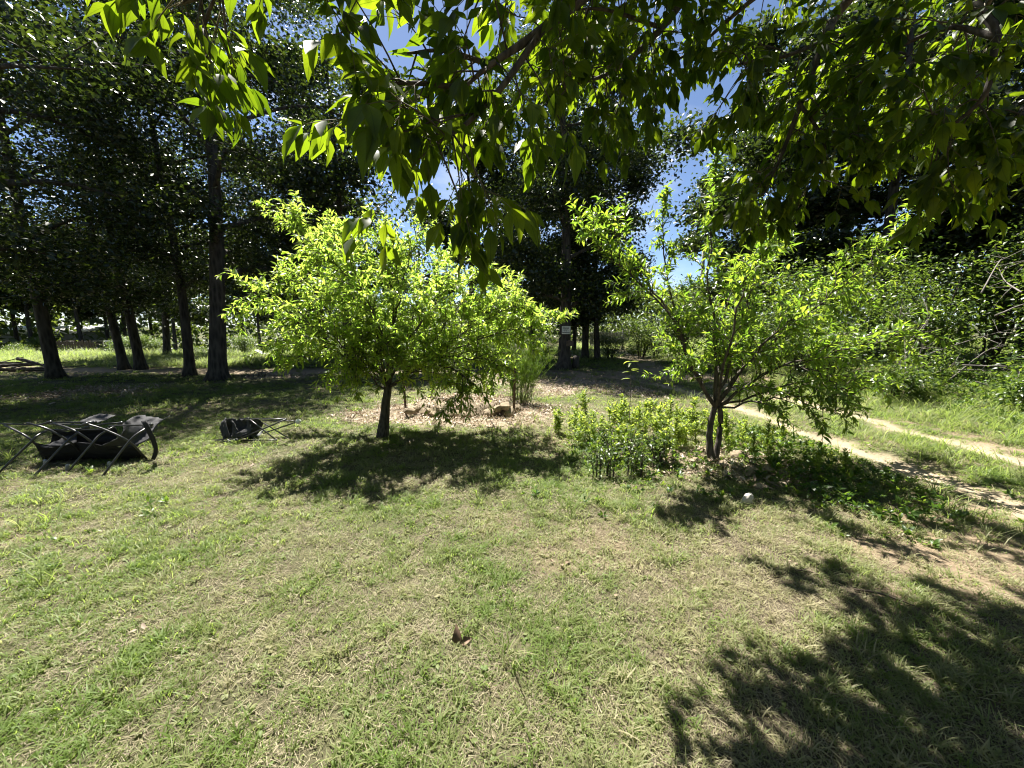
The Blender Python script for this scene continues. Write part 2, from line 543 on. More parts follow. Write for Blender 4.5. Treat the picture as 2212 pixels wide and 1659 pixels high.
gx, gy = axis(-7, 8, 0.06, -420, 420), axis(0.6, 9, 0.05, -300, 460)
XX, YY = np.meshgrid(gx, gy)
ZZ = height(XX, YY)
nx, ny = len(gx), len(gy)
idx = np.arange(nx * ny).reshape(ny, nx)
quads = np.stack([idx[:-1, :-1], idx[:-1, 1:], idx[1:, 1:], idx[1:, :-1]], -1).reshape(-1, 4)
m, t, b, out = nodemat("ground")
tc = t.nodes.new("ShaderNodeTexCoord")
n1 = noise(t, 60, 8, 0.75, tc.outputs['Object'])
n2 = noise(t, 1.6, 5, 0.6, tc.outputs['Object'])
n3 = noise(t, 110, 3, 0.6, tc.outputs['Object'])
thatch = ramp(t, [(0.35, (0.035, 0.028, 0.02)), (0.5, (0.10, 0.082, 0.058)), (0.68, (0.23, 0.19, 0.14))], n1.outputs[0]).outputs[0]
green = ramp(t, [(0.3, (0.028, 0.034, 0.014)), (0.7, (0.085, 0.095, 0.038))], n1.outputs[0]).outputs[0]
soil = ramp(t, [(0.25, (0.15, 0.11, 0.075)), (0.55, (0.27, 0.205, 0.145)), (0.8, (0.38, 0.30, 0.22))], n1.outputs[0]).outputs[0]
sand = ramp(t, [(0.25, (0.22, 0.17, 0.12)), (0.52, (0.34, 0.275, 0.20)), (0.78, (0.47, 0.395, 0.305))], n3.outputs[0]).outputs[0]
litc = ramp(t, [(0.3, (0.11, 0.08, 0.06)), (0.52, (0.30, 0.24, 0.185)), (0.72, (0.52, 0.45, 0.37))], n3.outputs[0]).outputs[0]


def attr(t, nm):
    a = t.nodes.new("ShaderNodeAttribute"); a.attribute_name = nm
    return a.outputs['Fac']


c = mix(t, attr(t, "green"), thatch, green)
c = mix(t, attr(t, "bare"), c, soil)
c = mix(t, attr(t, "litter"), c, litc)
c = mix(t, attr(t, "track"), c, sand)
big = ramp(t, [(0.3, (0.78, 0.8, 0.75)), (0.7, (1.1, 1.08, 1.05))], n2.outputs[0]).outputs[0]
c = mix(t, 1.0, c, big, 'MULTIPLY')
t.links.new(c, b.inputs['Base Color'])
b.inputs['Roughness'].default_value = 0.95
b.inputs['Specular IOR Level'].default_value = 0.15
bp = t.nodes.new("ShaderNodeBump"); bp.inputs['Strength'].default_value = 0.7; bp.inputs['Distance'].default_value = 0.02
t.links.new(n1.outputs[0], bp.inputs['Height']); t.links.new(bp.outputs[0], b.inputs['Normal'])
M_GROUND = m


def m_green(x, y):
    n = fbm(x, y, 0.55, 4)
    g = 0.30 + 1.6 * (n - 0.45)
    g = g + 0.35 * smooth(3.6, 5.0, y) * smooth(-0.6, -1.6, x)
    g = g + 0.12 * smooth(-0.5, -2.0, x)
    g = g + 0.9 * smooth(12.5, 14.0, y) + 0.6 * smooth(3.7, 4.6, x) * smooth(1.2, 3.0, y) + 0.5 * smooth(6.3, 7.0, x)
    g = g - 0.15 * smooth(0.5, 1.5, x) * smooth(4, 3, y)
    return np.clip(g, 0, 1)


fx, fy = XX.ravel(), YY.ravel()
gme = mesh_np("ground", np.stack([fx, fy, ZZ.ravel()], -1), quads, M_GROUND, smooth_shade=True,
              attrs={"green": m_green(fx, fy), "bare": m_bare(fx, fy), "litter": m_litter(fx, fy), "track": m_track(fx, fy)})
link("ground", gme, kind="structure")

# ------------------------------------------------------------------ scatter (ground cover only)
SRC = bpy.data.collections.new("tuft_sources")


def scatter(name, pts, rot, scl, idx, tint, sources, mat=None):
    """One stuff object: points that carry instances of small plant tufts."""
    me = bpy.data.meshes.new(name)
    me.vertices.add(len(pts))
    me.vertices.foreach_set("co", np.asarray(pts, np.float32).ravel())
    for nm, typ, val in (("rot", 'FLOAT_VECTOR', rot), ("scl", 'FLOAT', scl), ("idx", 'INT', idx), ("tint", 'FLOAT', tint)):
        a = me.attributes.new(nm, typ, 'POINT')
        if typ == 'FLOAT_VECTOR': a.data.foreach_set("vector", np.asarray(val, np.float32).ravel())
        else: a.data.foreach_set("value", np.asarray(val, np.int32 if typ == 'INT' else np.float32))
    o = link(name, me, kind="stuff")
    c = bpy.data.collections.new(name + "_sources")
    for k, sm in enumerate(sources):
        c.objects.link(bpy.data.objects.new(f"{name}_source_{k:02d}", sm))
    g = bpy.data.node_groups.new(name, 'GeometryNodeTree')
    g.interface.new_socket("Geometry", in_out='INPUT', socket_type='NodeSocketGeometry')
    g.interface.new_socket("Geometry", in_out='OUTPUT', socket_type='NodeSocketGeometry')
    N, K = g.nodes.new, g.links.new
    gi, go = N('NodeGroupInput'), N('NodeGroupOutput')
    ci = N('GeometryNodeCollectionInfo'); ci.inputs['Collection'].default_value = c
    ci.inputs['Separate Children'].default_value = True; ci.inputs['Reset Children'].default_value = True
    mp = N('GeometryNodeMeshToPoints')
    ip = N('GeometryNodeInstanceOnPoints'); ip.inputs['Pick Instance'].default_value = True

    def na(nm, typ):
        n = N('GeometryNodeInputNamedAttribute'); n.data_type = typ; n.inputs['Name'].default_value = nm
        return n.outputs['Attribute']
    K(gi.outputs[0], mp.inputs['Mesh'])
    K(mp.outputs[0], ip.inputs['Points'])
    K(ci.outputs[0], ip.inputs['Instance'])
    K(na("idx", 'INT'), ip.inputs['Instance Index'])
    er = N('FunctionNodeEulerToRotation')
    K(na("rot", 'FLOAT_VECTOR'), er.inputs[0]); K(er.outputs[0], ip.inputs['Rotation'])
    K(na("scl", 'FLOAT'), ip.inputs['Scale'])
    K(ip.outputs[0], go.inputs[0])
    md = o.modifiers.new("scatter", 'NODES'); md.node_group = g
    return o


def tuft(nb, rad, hmin, hmax, wid, bend, flat, mat, segs=2):
    V, Fc, n = [], [], 0
    for k in range(nb):
        r, a = rad * math.sqrt(R.random()), R.random() * 6.283
        p = np.array((r * math.cos(a), r * math.sin(a), -0.004))
        h = R.uniform(hmin, hmax); az = R.random() * 6.283
        d = np.array((math.cos(az), math.sin(az), 0)); sd_ = np.array((-d[1], d[0], 0))
        lean = R.uniform(0.1, flat)
        w = wid * R.uniform(0.6, 1.3)
        for i in range(segs):
            u = i / segs
            q = p + d * (h * (lean * u + bend * u * u)) + np.array((0, 0, h * u * (1 - 0.45 * min(1, lean + bend) * u)))
            ww = w * (1 - 0.45 * u)
            V += [q - sd_ * ww, q + sd_ * ww]
        q = p + d * (h * (lean + bend)) + np.array((0, 0, h * (1 - 0.45 * min(1, lean + bend))))
        V.append(q)
        for i in range(segs - 1):
            b0 = n + 2 * i
            Fc += [(b0, b0 + 1, b0 + 3), (b0, b0 + 3, b0 + 2)]
        b0 = n + 2 * (segs - 1)
        Fc.append((b0, b0 + 1, b0 + 2))
        n += 2 * segs + 1
    return mesh_np("tuft", np.array(V), np.array(Fc), mat)


def rosette(nl, size, mat, wmax=0.28, up=0.35, m_=3):
    L = Leaves()
    for k in range(nl):
        a = R.random() * 6.283
        d = np.array((math.cos(a), math.sin(a), R.uniform(0.0, up) + 0.1))
        L.add(np.array((0, 0, R.uniform(0, size * 0.5))) + d * size * 0.1, d, np.array((0, 0, 1.0)) + 0.4 * R.normal(size=3), size * R.uniform(0.6, 1.1), 0.5)
    return L.mesh("rosette", leaf_template(m_, wmax, 0.5, 0.3, 0.25), mat)


def flat_leaf(size, mat):
    L = Leaves()
    for k in range(3):
        L.add(np.array((R.normal() * .05, R.normal() * .05, R.uniform(0.003, 0.02))), np.array((*R.normal(size=2), R.normal() * 0.35)), np.array((0, 0, 1.0)) + 0.55 * R.normal(size=3), size * R.uniform(0.6, 1.2), 0.5)
    return L.mesh("dry_leaves", leaf_template(3, 0.28, 0.5, R.uniform(-0.5, 0.5), R.uniform(0.2, 0.9)), mat)


def strewn(y0, y1, dens, margin=1.0, slope=1.42):
    """Random ground points in the wedge in front of the camera, a little wider than the view."""
    area = (y1 - y0) * (slope * (y0 + y1) + 2 * margin)
    n = int(area * dens)
    y = R.uniform(y0, y1, n * 2)
    keep = R.random(n * 2) < (slope * y + margin) / (slope * y1 + margin)
    y = y[keep][:n]
    x = R.uniform(-1, 1, len(y)) * (slope * y + margin)
    return x, y


# mown lawn
X, Y, SC = [], [], []
for y0, y1, dn, s0 in ((0.55, 2.2, 1150, 0.8), (2.2, 4.0, 850, 0.9), (4.0, 6.5, 460, 1.05), (6.5, 10, 170, 1.3), (10, 16, 45, 1.7), (16, 34, 16, 2.6)):
    x, y = strewn(y0, y1, dn)
    X.append(x); Y.append(y); SC.append(np.full(len(x), s0) * R.uniform(0.6, 1.35, len(x)))
X, Y, SC = map(np.concatenate, (X, Y, SC))
tr_, li_, ba_, gr_ = m_track(X, Y), m_litter(X, Y), m_bare(X, Y), m_green(X, Y)
clump = fbm(X, Y, 2.6, 3)
keep = (R.random(len(X)) > np.clip(tr_ * 1.15, 0, 0.97)) & (R.random(len(X)) > li_ * 0.93) & (R.random(len(X)) > ba_ * 0.72) & (R.random(len(X)) < 0.1 + 1.05 * clump + 0.9 * (fbm(X, Y, 7.0, 2) - 0.42))
X, Y, SC, gr_, clump = X[keep], Y[keep], SC[keep], gr_[keep], clump[keep]
tint = np.clip(gr_ * 0.70 + 0.42 + 1.1 * (clump - 0.5) + R.normal(0, 0.26, len(X)), 0, 1)
srcs = [tuft(26, 0.055, 0.018, 0.05, 0.0023, 0.4, 1.0, M_GRASS) for k in range(5)] + \
       [tuft(28, 0.065, 0.012, 0.04, 0.0023, 0.3, 1.8, M_GRASS) for k in range(4)] + \
       [tuft(17, 0.045, 0.04, 0.09, 0.0028, 0.5, 0.6, M_GRASS, 3) for k in range(3)] + \
       [rosette(7, 0.03, M_GRASS) for k in range(2)]
pi = np.array([5, 5, 5, 5, 5, 7, 7, 7, 7, 3, 3, 3, 6, 6], float)
ID = R.choice(len(srcs), len(X), p=pi / pi.sum())
lush = (clump > 0.56) & (R.random(len(X)) < 0.25)
ID[lush] = R.integers(9, 12, lush.sum())
scatter("lawn_grass", np.stack([X, Y, height(X, Y)], -1), np.stack([R.normal(0, .12, len(X)), R.normal(0, .12, len(X)), R.random(len(X)) * 6.283], -1), SC, ID, tint, srcs)

# dead clippings lying between the blades
def straw(nb, rad):
    V, Fc = [], []
    for k in range(nb):
        r, a = rad * math.sqrt(R.random()), R.random() * 6.283
        p = np.array((r * math.cos(a), r * math.sin(a), R.uniform(.002, .014)))
        az = R.random() * 6.283; h = R.uniform(.012, .04)
        d = np.array((math.cos(az), math.sin(az), R.normal(0, .22))); sd_ = np.array((-d[1], d[0], R.normal(0, .4))) * R.uniform(.0008, .0018)
        n = len(V); V += [p - sd_, p + sd_, p + d * h + sd_ * .6, p + d * h - sd_ * .6]
        Fc += [(n, n + 1, n + 2), (n, n + 2, n + 3)]
    return mesh_np("straw", np.array(V), np.array(Fc), M_STRAW)


x1, y1 = strewn(0.55, 3.2, 150); x2, y2 = strewn(3.2, 7.5, 70)
X = np.concatenate([x1, x2]); Y = np.concatenate([y1, y2])
keep = R.random(len(X)) > np.clip(m_track(X, Y) * 1.1, 0, .9)
X, Y = X[keep], Y[keep]
scatter("dry_clippings", np.stack([X, Y, height(X, Y)], -1), np.stack([np.zeros(len(X)), np.zeros(len(X)), R.random(len(X)) * 6.283], -1), np.where(Y < 3.2, 1.0, 1.5) * R.uniform(.7, 1.2, len(X)), R.integers(0, 5, len(X)), R.random(len(X)), [straw(30, .075) for k in range(5)])

# taller grass: verge, between the ruts, far field, edge of the bed
x1, y1 = strewn(1.5, 9, 130); x2, y2 = strewn(9, 18, 42); x3, y3 = strewn(18, 36, 14)
X = np.concatenate([x1, x2, x3]); Y = np.concatenate([y1, y2, y3])
SC = np.concatenate([np.full(len(x1), 0.8), np.full(len(x2), 1.0), np.full(len(x3), 1.5)])
nz = fbm(X, Y, 0.8, 3)
pr = 0.9 * smooth(6.2, 6.9, X) * smooth(1, 3, Y) + 0.55 * smooth(0.5, 0.25, np.abs(X - 5.12)) * smooth(10, 8, Y) + 0.35 * smooth(3.3, 3.7, X) * smooth(4.1, 3.8, X) \
    + 0.9 * smooth(13.4, 15, Y) * smooth(2.5, -0.5, X) + 0.75 * smooth(13.0, 18, Y) * smooth(1, 4, X) * smooth(0.3, 0.6, nz) \
    + 0.8 * smooth(0.55, 0.7, nz) * smooth(0.5, 0.9, X) * smooth(3.2, 1.5, X) * smooth(5.2, 6, Y) * smooth(9.5, 8, Y) + 0.25 * smooth(0.58, 0.7, nz) * smooth(5.5, 6.2, Y) * smooth(-0.5, -1.5, X) * smooth(8.5, 7.2, Y)
pr = np.maximum(pr, 0.035 * smooth(0.52, 0.66, nz))
pr = pr * (1 - np.clip(1.3 * m_track(X, Y), 0, 1))
keep = R.random(len(X)) < pr
X, Y, SC, nz = X[keep], Y[keep], SC[keep], nz[keep]
srcs = [tuft(13, 0.07, 0.10, 0.26, 0.0034, 0.55, 0.5, M_GRASS, 3) for k in range(5)] + [tuft(9, 0.05, 0.16, 0.36, 0.0038, 0.45, 0.35, M_GRASS, 4) for k in range(3)]
scatter("tall_grass", np.stack([X, Y, height(X, Y)], -1), np.stack([np.zeros(len(X)), np.zeros(len(X)), R.random(len(X)) * 6.283], -1), SC * R.uniform(0.5, 1.25, len(X)) * (0.6 + 0.8 * nz), R.integers(0, len(srcs), len(X)), np.clip(0.82 + R.normal(0, 0.2, len(X)), 0, 1), srcs)

# dry leaves
x1, y1 = strewn(0.6, 9.5, 300); x2, y2 = strewn(9.5, 14, 60)
X, Y = np.concatenate([x1, x2]), np.concatenate([y1, y2])
li = m_litter(X, Y)
keep = R.random(len(X)) < np.clip(li * 0.95 + 0.002 + 0.004 * m_bare(X, Y), 0, 1)
X, Y = X[keep], Y[keep]
scatter("fallen_leaves", np.stack([X, Y, height(X, Y) + 0.006], -1), np.stack([R.normal(0, .25, len(X)), R.normal(0, .25, len(X)), R.random(len(X)) * 6.283], -1), R.uniform(0.6, 1.3, len(X)), R.integers(0, 6, len(X)), R.random(len(X)), [flat_leaf(R.uniform(0.035, 0.06), M_DRY) for k in range(6)])

# low leafy ground cover: shade of the right fruit tree, weed patch, verge
x1, y1 = strewn(2.2, 9.0, 260); x2, y2 = strewn(9, 17, 40)
X, Y = np.concatenate([x1, x2]), np.concatenate([y1, y2])
nz = fbm(X, Y, 1.4, 3)
e1 = smooth(1.15, 0.75, np.hypot((X - 3.3) / 0.68, (Y - 4.0) / 1.5) + (nz - 0.5))
e2 = smooth(1.15, 0.7, np.hypot((X - 1.45) / 0.75, (Y - 4.5) / 0.8) + (nz - 0.5))
e3 = smooth(7.0, 8.0, X + (nz - 0.5) * 2) * smooth(2, 4, Y)
e4 = smooth(1.1, 0.7, np.hypot((X - 2.2) / 1.1, (Y - 3.6) / 0.5) + (nz - 0.5)) * 0.35
e5 = smooth(0.58, 0.68, nz) * 0.05 * smooth(6, 3, Y)
pr = np.maximum.reduce([e1, e2 * 0.9, e3 * 0.8, e4, e5]) * (1 - np.clip(m_track(X, Y) * 1.2, 0, 1))
keep = R.random(len(X)) < pr
X, Y, tall = X[keep], Y[keep], (e1 + e3)[keep]
srcs = [rosette(10, 0.042, M_COVER, 0.24, 1.3) for k in range(4)] + [rosette(9, 0.058, M_COVER, 0.2, 1.7) for k in range(3)]
scatter("ground_cover", np.stack([X, Y, height(X, Y) + R.random(len(X)) * 0.13 * np.clip(tall, 0, 1)], -1), np.stack([R.normal(0, .35, len(X)), R.normal(0, .35, len(X)), R.random(len(X)) * 6.283], -1), R.uniform(0.6, 1.4, len(X)), R.integers(0, 7, len(X)), np.clip(R.normal(0.45, 0.25, len(X)), 0, 1), srcs)

# ------------------------------------------------------------------ trees
def put_tree(name, base, label, cat, group, trunk_me, branch_mes, crown_me, rot=0.0, scale=1.0):
    t = empty(name, base, label, cat, group)
    t.rotation_euler = (0, 0, rot)
    t.scale = (scale,) * 3
    link("trunk", trunk_me, t)
    for bm_ in branch_mes: link("branch", bm_, t)
    link("crown", crown_me, t, kind="stuff")
    return t


def oak_meshes(h, rtrunk, crown_r, h0, lean=(0, 0), shift=(0, 0), nleaf=22000, leaf=0.105, nb=16, seed=0, mat=None, bark=None, tpl=RHOMB, top_r=0.45, keepout=None, minz=1.1):
    """Meshes about the origin: trunk, branches, crown. Crown built from clumps that hang on the branch ends."""
    g = np.random.default_rng(seed)
    zs = np.linspace(0, 1, 14)
    px = lean[0] * zs * h + 0.10 * np.sin(zs * 5 + seed)
    py = lean[1] * zs * h + 0.08 * np.sin(zs * 4 + seed * 2)
    px -= px[0]; py -= py[0]
    tp = np.stack([px, py, zs * h * 0.93 - 0.08], -1)
    rad = rtrunk * (1 - 0.8 * zs) + rtrunk * 0.75 * np.exp(-zs * h / 0.22)
    T = Tubes(14)
    tpf = curve_pts(tp, 34)
    zf = np.clip((tpf[:, 2] + 0.08) / (h * 0.93), 0, 1)
    T.add(tpf, rtrunk * (1 - 0.8 * zf) + rtrunk * 0.65 * np.exp(-zf * h / 0.22), lump=0.10)
    branches, clumps = [], []
    nbig = 7
    for k in range(nb):
        u = (k + 0.5) / nb
        z0 = h0 + (h * 0.9 - h0) * u ** 1.1
        prof = math.sin(min(1, (u + 0.18) / 0.75) * math.pi / 2) * (1 if u < 0.6 else 1 - (1 - top_r) * (u - 0.6) / 0.4)
        L = crown_r * prof * g.uniform(0.8, 1.15)
        az = k * 2.399 + g.normal(0, 0.3)
        zi = z0 / (h * 0.93)
        p0 = np.array([np.interp(zi, zs, px), np.interp(zi, zs, py), z0])
        d = np.array([math.cos(az), math.sin(az), 0])
        rise = g.uniform(-0.15, 0.5) + 0.4 * u
        end = p0 + d * L + np.array([shift[0], shift[1], 0]) * min(1, L / crown_r) + np.array([0, 0, rise * L * 0.6])
        mid = (p0 + end) / 2 + np.array([0, 0, 0.16 * L]) + g.normal(0, 0.12, 3)
        bp_ = curve_pts([p0, mid, end], 8)
        B = Tubes(7)
        B.add(bp_, np.linspace(max(0.03, rtrunk * 0.42 * (1 - 0.6 * u)), 0.012, 8))
        for j in range(6):
            s0 = g.uniform(0.3, 1.0)
            q = bp_[int(s0 * 7)]
            sd_ = unit(d * g.uniform(0.2, 1.0) + np.array([-d[1], d[0], 0]) * g.choice([-1, 1]) * g.uniform(0.4, 1.2) + np.array([0, 0, g.uniform(-0.35, 0.6)]))
            e = q + sd_ * L * g.uniform(0.25, 0.5)
            sp_ = curve_pts([q, (q + e) / 2 + np.array([0, 0, 0.06]), e], 5)
            B.add(sp_, np.linspace(0.014, 0.005, 5), sides=4)
            clumps += [e, sp_[3], sp_[2] + g.normal(0, 0.15, 3)]
        clumps += [end, bp_[6], bp_[5] + g.normal(0, 0.3, 3)]
        branches.append(B)
    clumps += [tp[-1] + g.normal(0, 0.4, 3) for _ in range(5)]
    C = np.array(clumps)
    nc = len(C)
    wts = g.gamma(2.0, 1.0, nc); wts /= wts.sum()
    who = g.choice(nc, nleaf, p=wts)
    sig = crown_r * 0.125
    p = C[who] + g.normal(0, 1, (nleaf, 3)) * np.array([sig, sig, sig * 0.62])
    p[:, 2] = np.maximum(p[:, 2], minz + 0.5 * g.random(nleaf))
    if keepout is not None:
        p = p[keepout(p)]
    n_ = len(p)
    Lv = Leaves()
    a = g.normal(0, 1, (n_, 3)); a[:, 2] = a[:, 2] * 0.5 - 0.35
    nrm = g.normal(0, 0.75, (n_, 3)); nrm[:, 2] += 0.9
    Lv.add(p, a, nrm, leaf * g.uniform(0.65, 1.3, n_), np.clip(g.normal(0.4, 0.28, n_), 0, 1))
    bark = bark or M_BARK
    bm_ = [x.mesh("branch", bark) for x in branches[:nbig]]
    rest = Tubes(4); rest.v = [np.zeros((0, 3))]; rest.f = [np.zeros((0, 4), int)]
    bm_ += [x.mesh("branch", bark) for x in branches[nbig:]]
    return T.mesh("trunk", bark), bm_, Lv.mesh("crown", tpl, mat or M_OAK)


def gpos(px, py, dz=0.0):
    g = G(px, py)
    return np.array((g[0], g[1], H(g[0], g[1]) + dz))


OAKS = "oaks of the grove"
# near grove: (picture x of base, picture y of base, trunk width px, height, crown radius, lean, shift, label)
near = [
    (470, 820, 44, 12.5, 3.6, (0.035, 0.02), (0.2, 2.2), 2.6, "stoutest near-black oak trunk left of the bright green fruit tree", 26000),
    (410, 810, 25, 11.5, 2.6, (-0.02, 0.03), (-0.3, 1.6), 2.4, "slim straight oak beside the stoutest trunk, on its left", 17000),
    (305, 796, 24, 11.5, 3.0, (-0.05, 0.03), (-0.6, 1.2), 2.2, "oak of a leaning pair, the upright right one with wide foot", 19000),
    (270, 796, 22, 11.5, 3.0, (-0.10, 0.03), (-1.0, 1.0), 2.2, "oak of a leaning pair, the left one tilting furthest outward", 19000),
    (122, 818, 31, 12.5, 3.5, (-0.03, 0.0), (0.2, -0.8), 2.2, "solitary oak in front of the white-roofed house", 26000),
]
for k, (px_, py_, wpx, h_, cr, ln, sh, h0, lab, nl) in enumerate(near):
    b_ = gpos(px_, py_)
    fwd = b_[1] * cp + EYE * sp
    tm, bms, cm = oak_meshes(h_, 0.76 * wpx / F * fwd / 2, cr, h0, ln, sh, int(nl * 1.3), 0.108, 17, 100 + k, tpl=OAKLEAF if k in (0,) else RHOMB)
    put_tree("oak_tree", b_, lab, "tree", OAKS, tm, bms, cm)

# tree standing just outside the left edge: its crown hangs into the picture and shades the lawn on the left
tm, bms, cm = oak_meshes(11.5, 0.24, 3.6, 2.3, (0.02, 0.02), (0.9, 0.5), 29000, 0.11, 17, 140)
put_tree("oak_tree", (-10.4, 7.0, H(-10.4, 7.0)), "oak whose low leafy boughs reach in at the left picture edge", "tree", OAKS, tm, bms, cm)

# centre oak with the sign
bC = gpos(1217, 798)
CEN = bC
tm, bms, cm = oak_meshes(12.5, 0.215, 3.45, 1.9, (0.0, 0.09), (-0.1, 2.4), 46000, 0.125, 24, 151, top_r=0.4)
put_tree("oak_tree", bC, "big dark oak with a white notice nailed to its trunk", "tree", OAKS, tm, bms, cm)

# further oaks: three crowns shared between copies
protos = [oak_meshes(11.0, 0.17, 3.0, 2.0, (0.02, 0.01), (0, 0), 17000, 0.19, 12, 200),
          oak_meshes(10.0, 0.15, 2.7, 1.8, (-0.03, 0.0), (0, 0), 16000, 0.19, 11, 201),
          oak_meshes(12.0, 0.19, 3.3, 2.4, (0.0, 0.02), (0, 0), 18000, 0.19, 12, 202)]
FAR_L = "far slim oaks beyond the sunny left field"
FAR_C = "slim oaks behind the oak with the notice"
FAR_R = "dark wood trees behind the right-hand brambles"
clean = [oak_meshes(11.0, 0.17, 3.0, 4.3, (0.02, 0.01), (0, 0), 17000, 0.2, 10, 210, minz=3.1),
         oak_meshes(10.5, 0.15, 2.8, 4.0, (-0.04, 0.0), (0, 0), 16000, 0.2, 10, 211, minz=3.0)]
far = [  # x, y, scale, rot, group, label
    *[(P(px_, 700, y_)[0], y_, s_, r_, FAR_L, "slim dark oak at the far edge of the sunny left field") for px_, y_, s_, r_ in
      ((30, 31, .95, 0.3), (65, 29, 1.0, 2.0), (172, 30, .95, 1.1), (222, 32, 1.0, 4.0), (262, 33, 1.05, 5.0), (372, 31, 1.0, 2.6), (-60, 28, 1.1, 0.9), (-170, 29, 1.1, 3.3), (120, 38, 1.15, 1.9), (330, 39, 1.15, 0.2), (520, 32, 1.0, 3.9), (560, 29, .8, 1.5))],
    (P(352, 700, 19.5)[0], 19.5, 0.95, 0.7, OAKS, "grey-barked oak standing in the sunny far grass"),
    (P(645, 700, 17.5)[0], 17.5, 0.85, 2.2, OAKS, "small oak half hidden behind the bright fruit tree's left boughs"),
    (P(750, 700, 15.5)[0], 15.5, 1.0, 1.7, OAKS, "oak mostly hidden behind the bright fruit tree, its crown filling the gap above it"),
    (P(700, 700, 20)[0], 20, 1.05, 3.7, OAKS, "rear oak whose crown closes the view above the small oak"),
    (P(867, 700, 21)[0], 21, 0.55, 5.2, OAKS, "pale grey trunk seen through the bright green fruit tree"),
    (P(1266, 700, 17.6)[0], 17.6, 0.88, 1.4, FAR_C, "slim dark oak just right of the oak with the notice"),
    (P(1293, 700, 17.2)[0], 17.2, 0.8, 3.0, FAR_C, "slimmest of the trunks right of the oak with the notice"),
    (P(1241, 700, 24)[0], 24, 0.9, 4.4, FAR_C, "distant trunk between the noticed oak and its slim neighbour"),
    (P(1150, 700, 23)[0], 23, 0.95, 0.4, FAR_C, "distant oak behind the feathery green clump"),
    (P(1015, 700, 18)[0], 18, 1.0, 0.9, FAR_C, "oak whose dark crown closes the view between the bright tree and the noticed oak"),
    (P(1080, 700, 26)[0], 26, 0.8, 1.9, FAR_C, "distant oak behind the bed of stones"),
    *[(x_, y_, s_, r_, FAR_R, "tall dark wood tree rising behind the right-hand brambles") for x_, y_, s_, r_ in
      ((12.3, 13.2, 1.05, 0.5), (10.2, 16.5, 1.1, 2.5), (15.2, 11.5, 1.1, 4.1), (14.0, 17, 1.15, 1.0), (18.5, 14, 1.15, 3.2), (18.0, 8.5, 1.1, 5.1), (13.6, 8.2, 0.85, 2.9), (22, 19, 1.2, 0.2), (12.8, 22, 1.1, 5.7), (22, 11, 1.15, 1.7))],
]
for k, (x_, y_, s_, r_, g_, lab) in enumerate(far):
    tm, bms, cm = clean[k % 2] if g_ == FAR_L else protos[k % 3]
    if g_ in (FAR_L, FAR_R):
        same = sorted([q for q in far if q[4] == g_], key=lambda q: q[0] / q[1])
        ln_ = "first second third fourth fifth sixth seventh eighth ninth tenth eleventh twelfth".split()[same.index((x_, y_, s_, r_, g_, lab))]
        lab = (f"{ln_} from the left of the slim oaks beyond the sunny field" if g_ == FAR_L else f"{ln_} from the left of the dark trees behind the right-hand brambles")
    put_tree("oak_tree", (x_, y_, H(x_, y_) - 0.05), lab, "tree", g_, tm, bms, cm, r_, s_)

# far wood that reads as one mass; unseen rear belt added to block sky
Lv = Leaves()
g = np.random.default_rng(77)
n_ = 90000
ang = g.uniform(-1.25, 1.25, n_)
back = g.random(n_) < 0.3
ang = np.where(back, np.pi + g.uniform(-1.9, 1.9, n_), ang)
dist = np.where(back, g.uniform(15, 27, n_), g.uniform(44, 66, n_))
xx, yy = np.sin(ang) * dist, np.cos(ang) * dist
slope_ = xx / yy
top = 5.2 + 4.5 * fbm(xx, yy, 0.12, 3) + 3 * smooth(0.7, 1.1, slope_) + 3.2 * smooth(-0.42, -0.6, slope_) - 2.0 * np.exp(-((slope_ - 0.47) / 0.14) ** 2) - 1.5 * np.exp(-((slope_ + 0.22) / 0.12) ** 2)
top = np.where(back, 9 + 5 * fbm(xx, yy, 0.12, 3), top)
zz = height(xx, yy) + top * g.random(n_) ** 0.8
a = g.normal(0, 1, (n_, 3)); nrm = g.normal(0, .7, (n_, 3)); nrm[:, 2] += 0.8
Lv.add(np.stack([xx, yy, zz], -1), a, nrm, g.uniform(0.3, 0.75, n_), np.clip(g.normal(0.5, 0.3, n_), 0, 1))
link("far_and_added_rear_woods", Lv.mesh("far_and_added_rear_woods", RHOMB, M_WOODS), kind="stuff")

# ------------------------------------------------------------------ fruit trees
def shoot_leaves(Lv, tw, pts, spacing, lsize, g, up=0.35, outward=None, droop=0.35, tint=(0.5, 0.25)):
    """Leaves set alternately along a shoot."""
    seg = np.linalg.norm(np.diff(pts, axis=0), axis=1)
    tot = seg.sum()
    n = max(3, int(tot / spacing))
    cum = np.concatenate([[0], np.cumsum(seg)]) / tot
    u = np.sort(g.uniform(0.12, 1.0, n))
    p = np.stack([np.interp(u, cum, pts[:, i]) for i in range(3)], -1)
    d = unit(pts[-1] - pts[0])
    side = unit(np.cross(d, (0, 0, 1.0)) + 1e-6)
    upv = np.cross(side, d)
    phi = np.arange(n) * 2.4 + g.normal(0, 0.4, n)
    rad = np.cos(phi)[:, None] * side + np.sin(phi)[:, None] * upv
    a = unit(rad * g.uniform(0.6, 1.1, n)[:, None] + d * g.uniform(0.4, 0.9, n)[:, None])
    a[:, 2] += up * g.uniform(0.2, 1, n) - droop * g.uniform(0.2, 1, n)
    nrm = np.tile((0, 0, 1.0), (n, 1)) + g.normal(0, 0.38, (n, 3))
    Lv.add(p, a, nrm, lsize * g.uniform(0.6, 1.2, n) * (1 - 0.35 * np.maximum(0, u - 0.8) / 0.2), np.clip(g.normal(tint[0], tint[1], n), 0, 1))


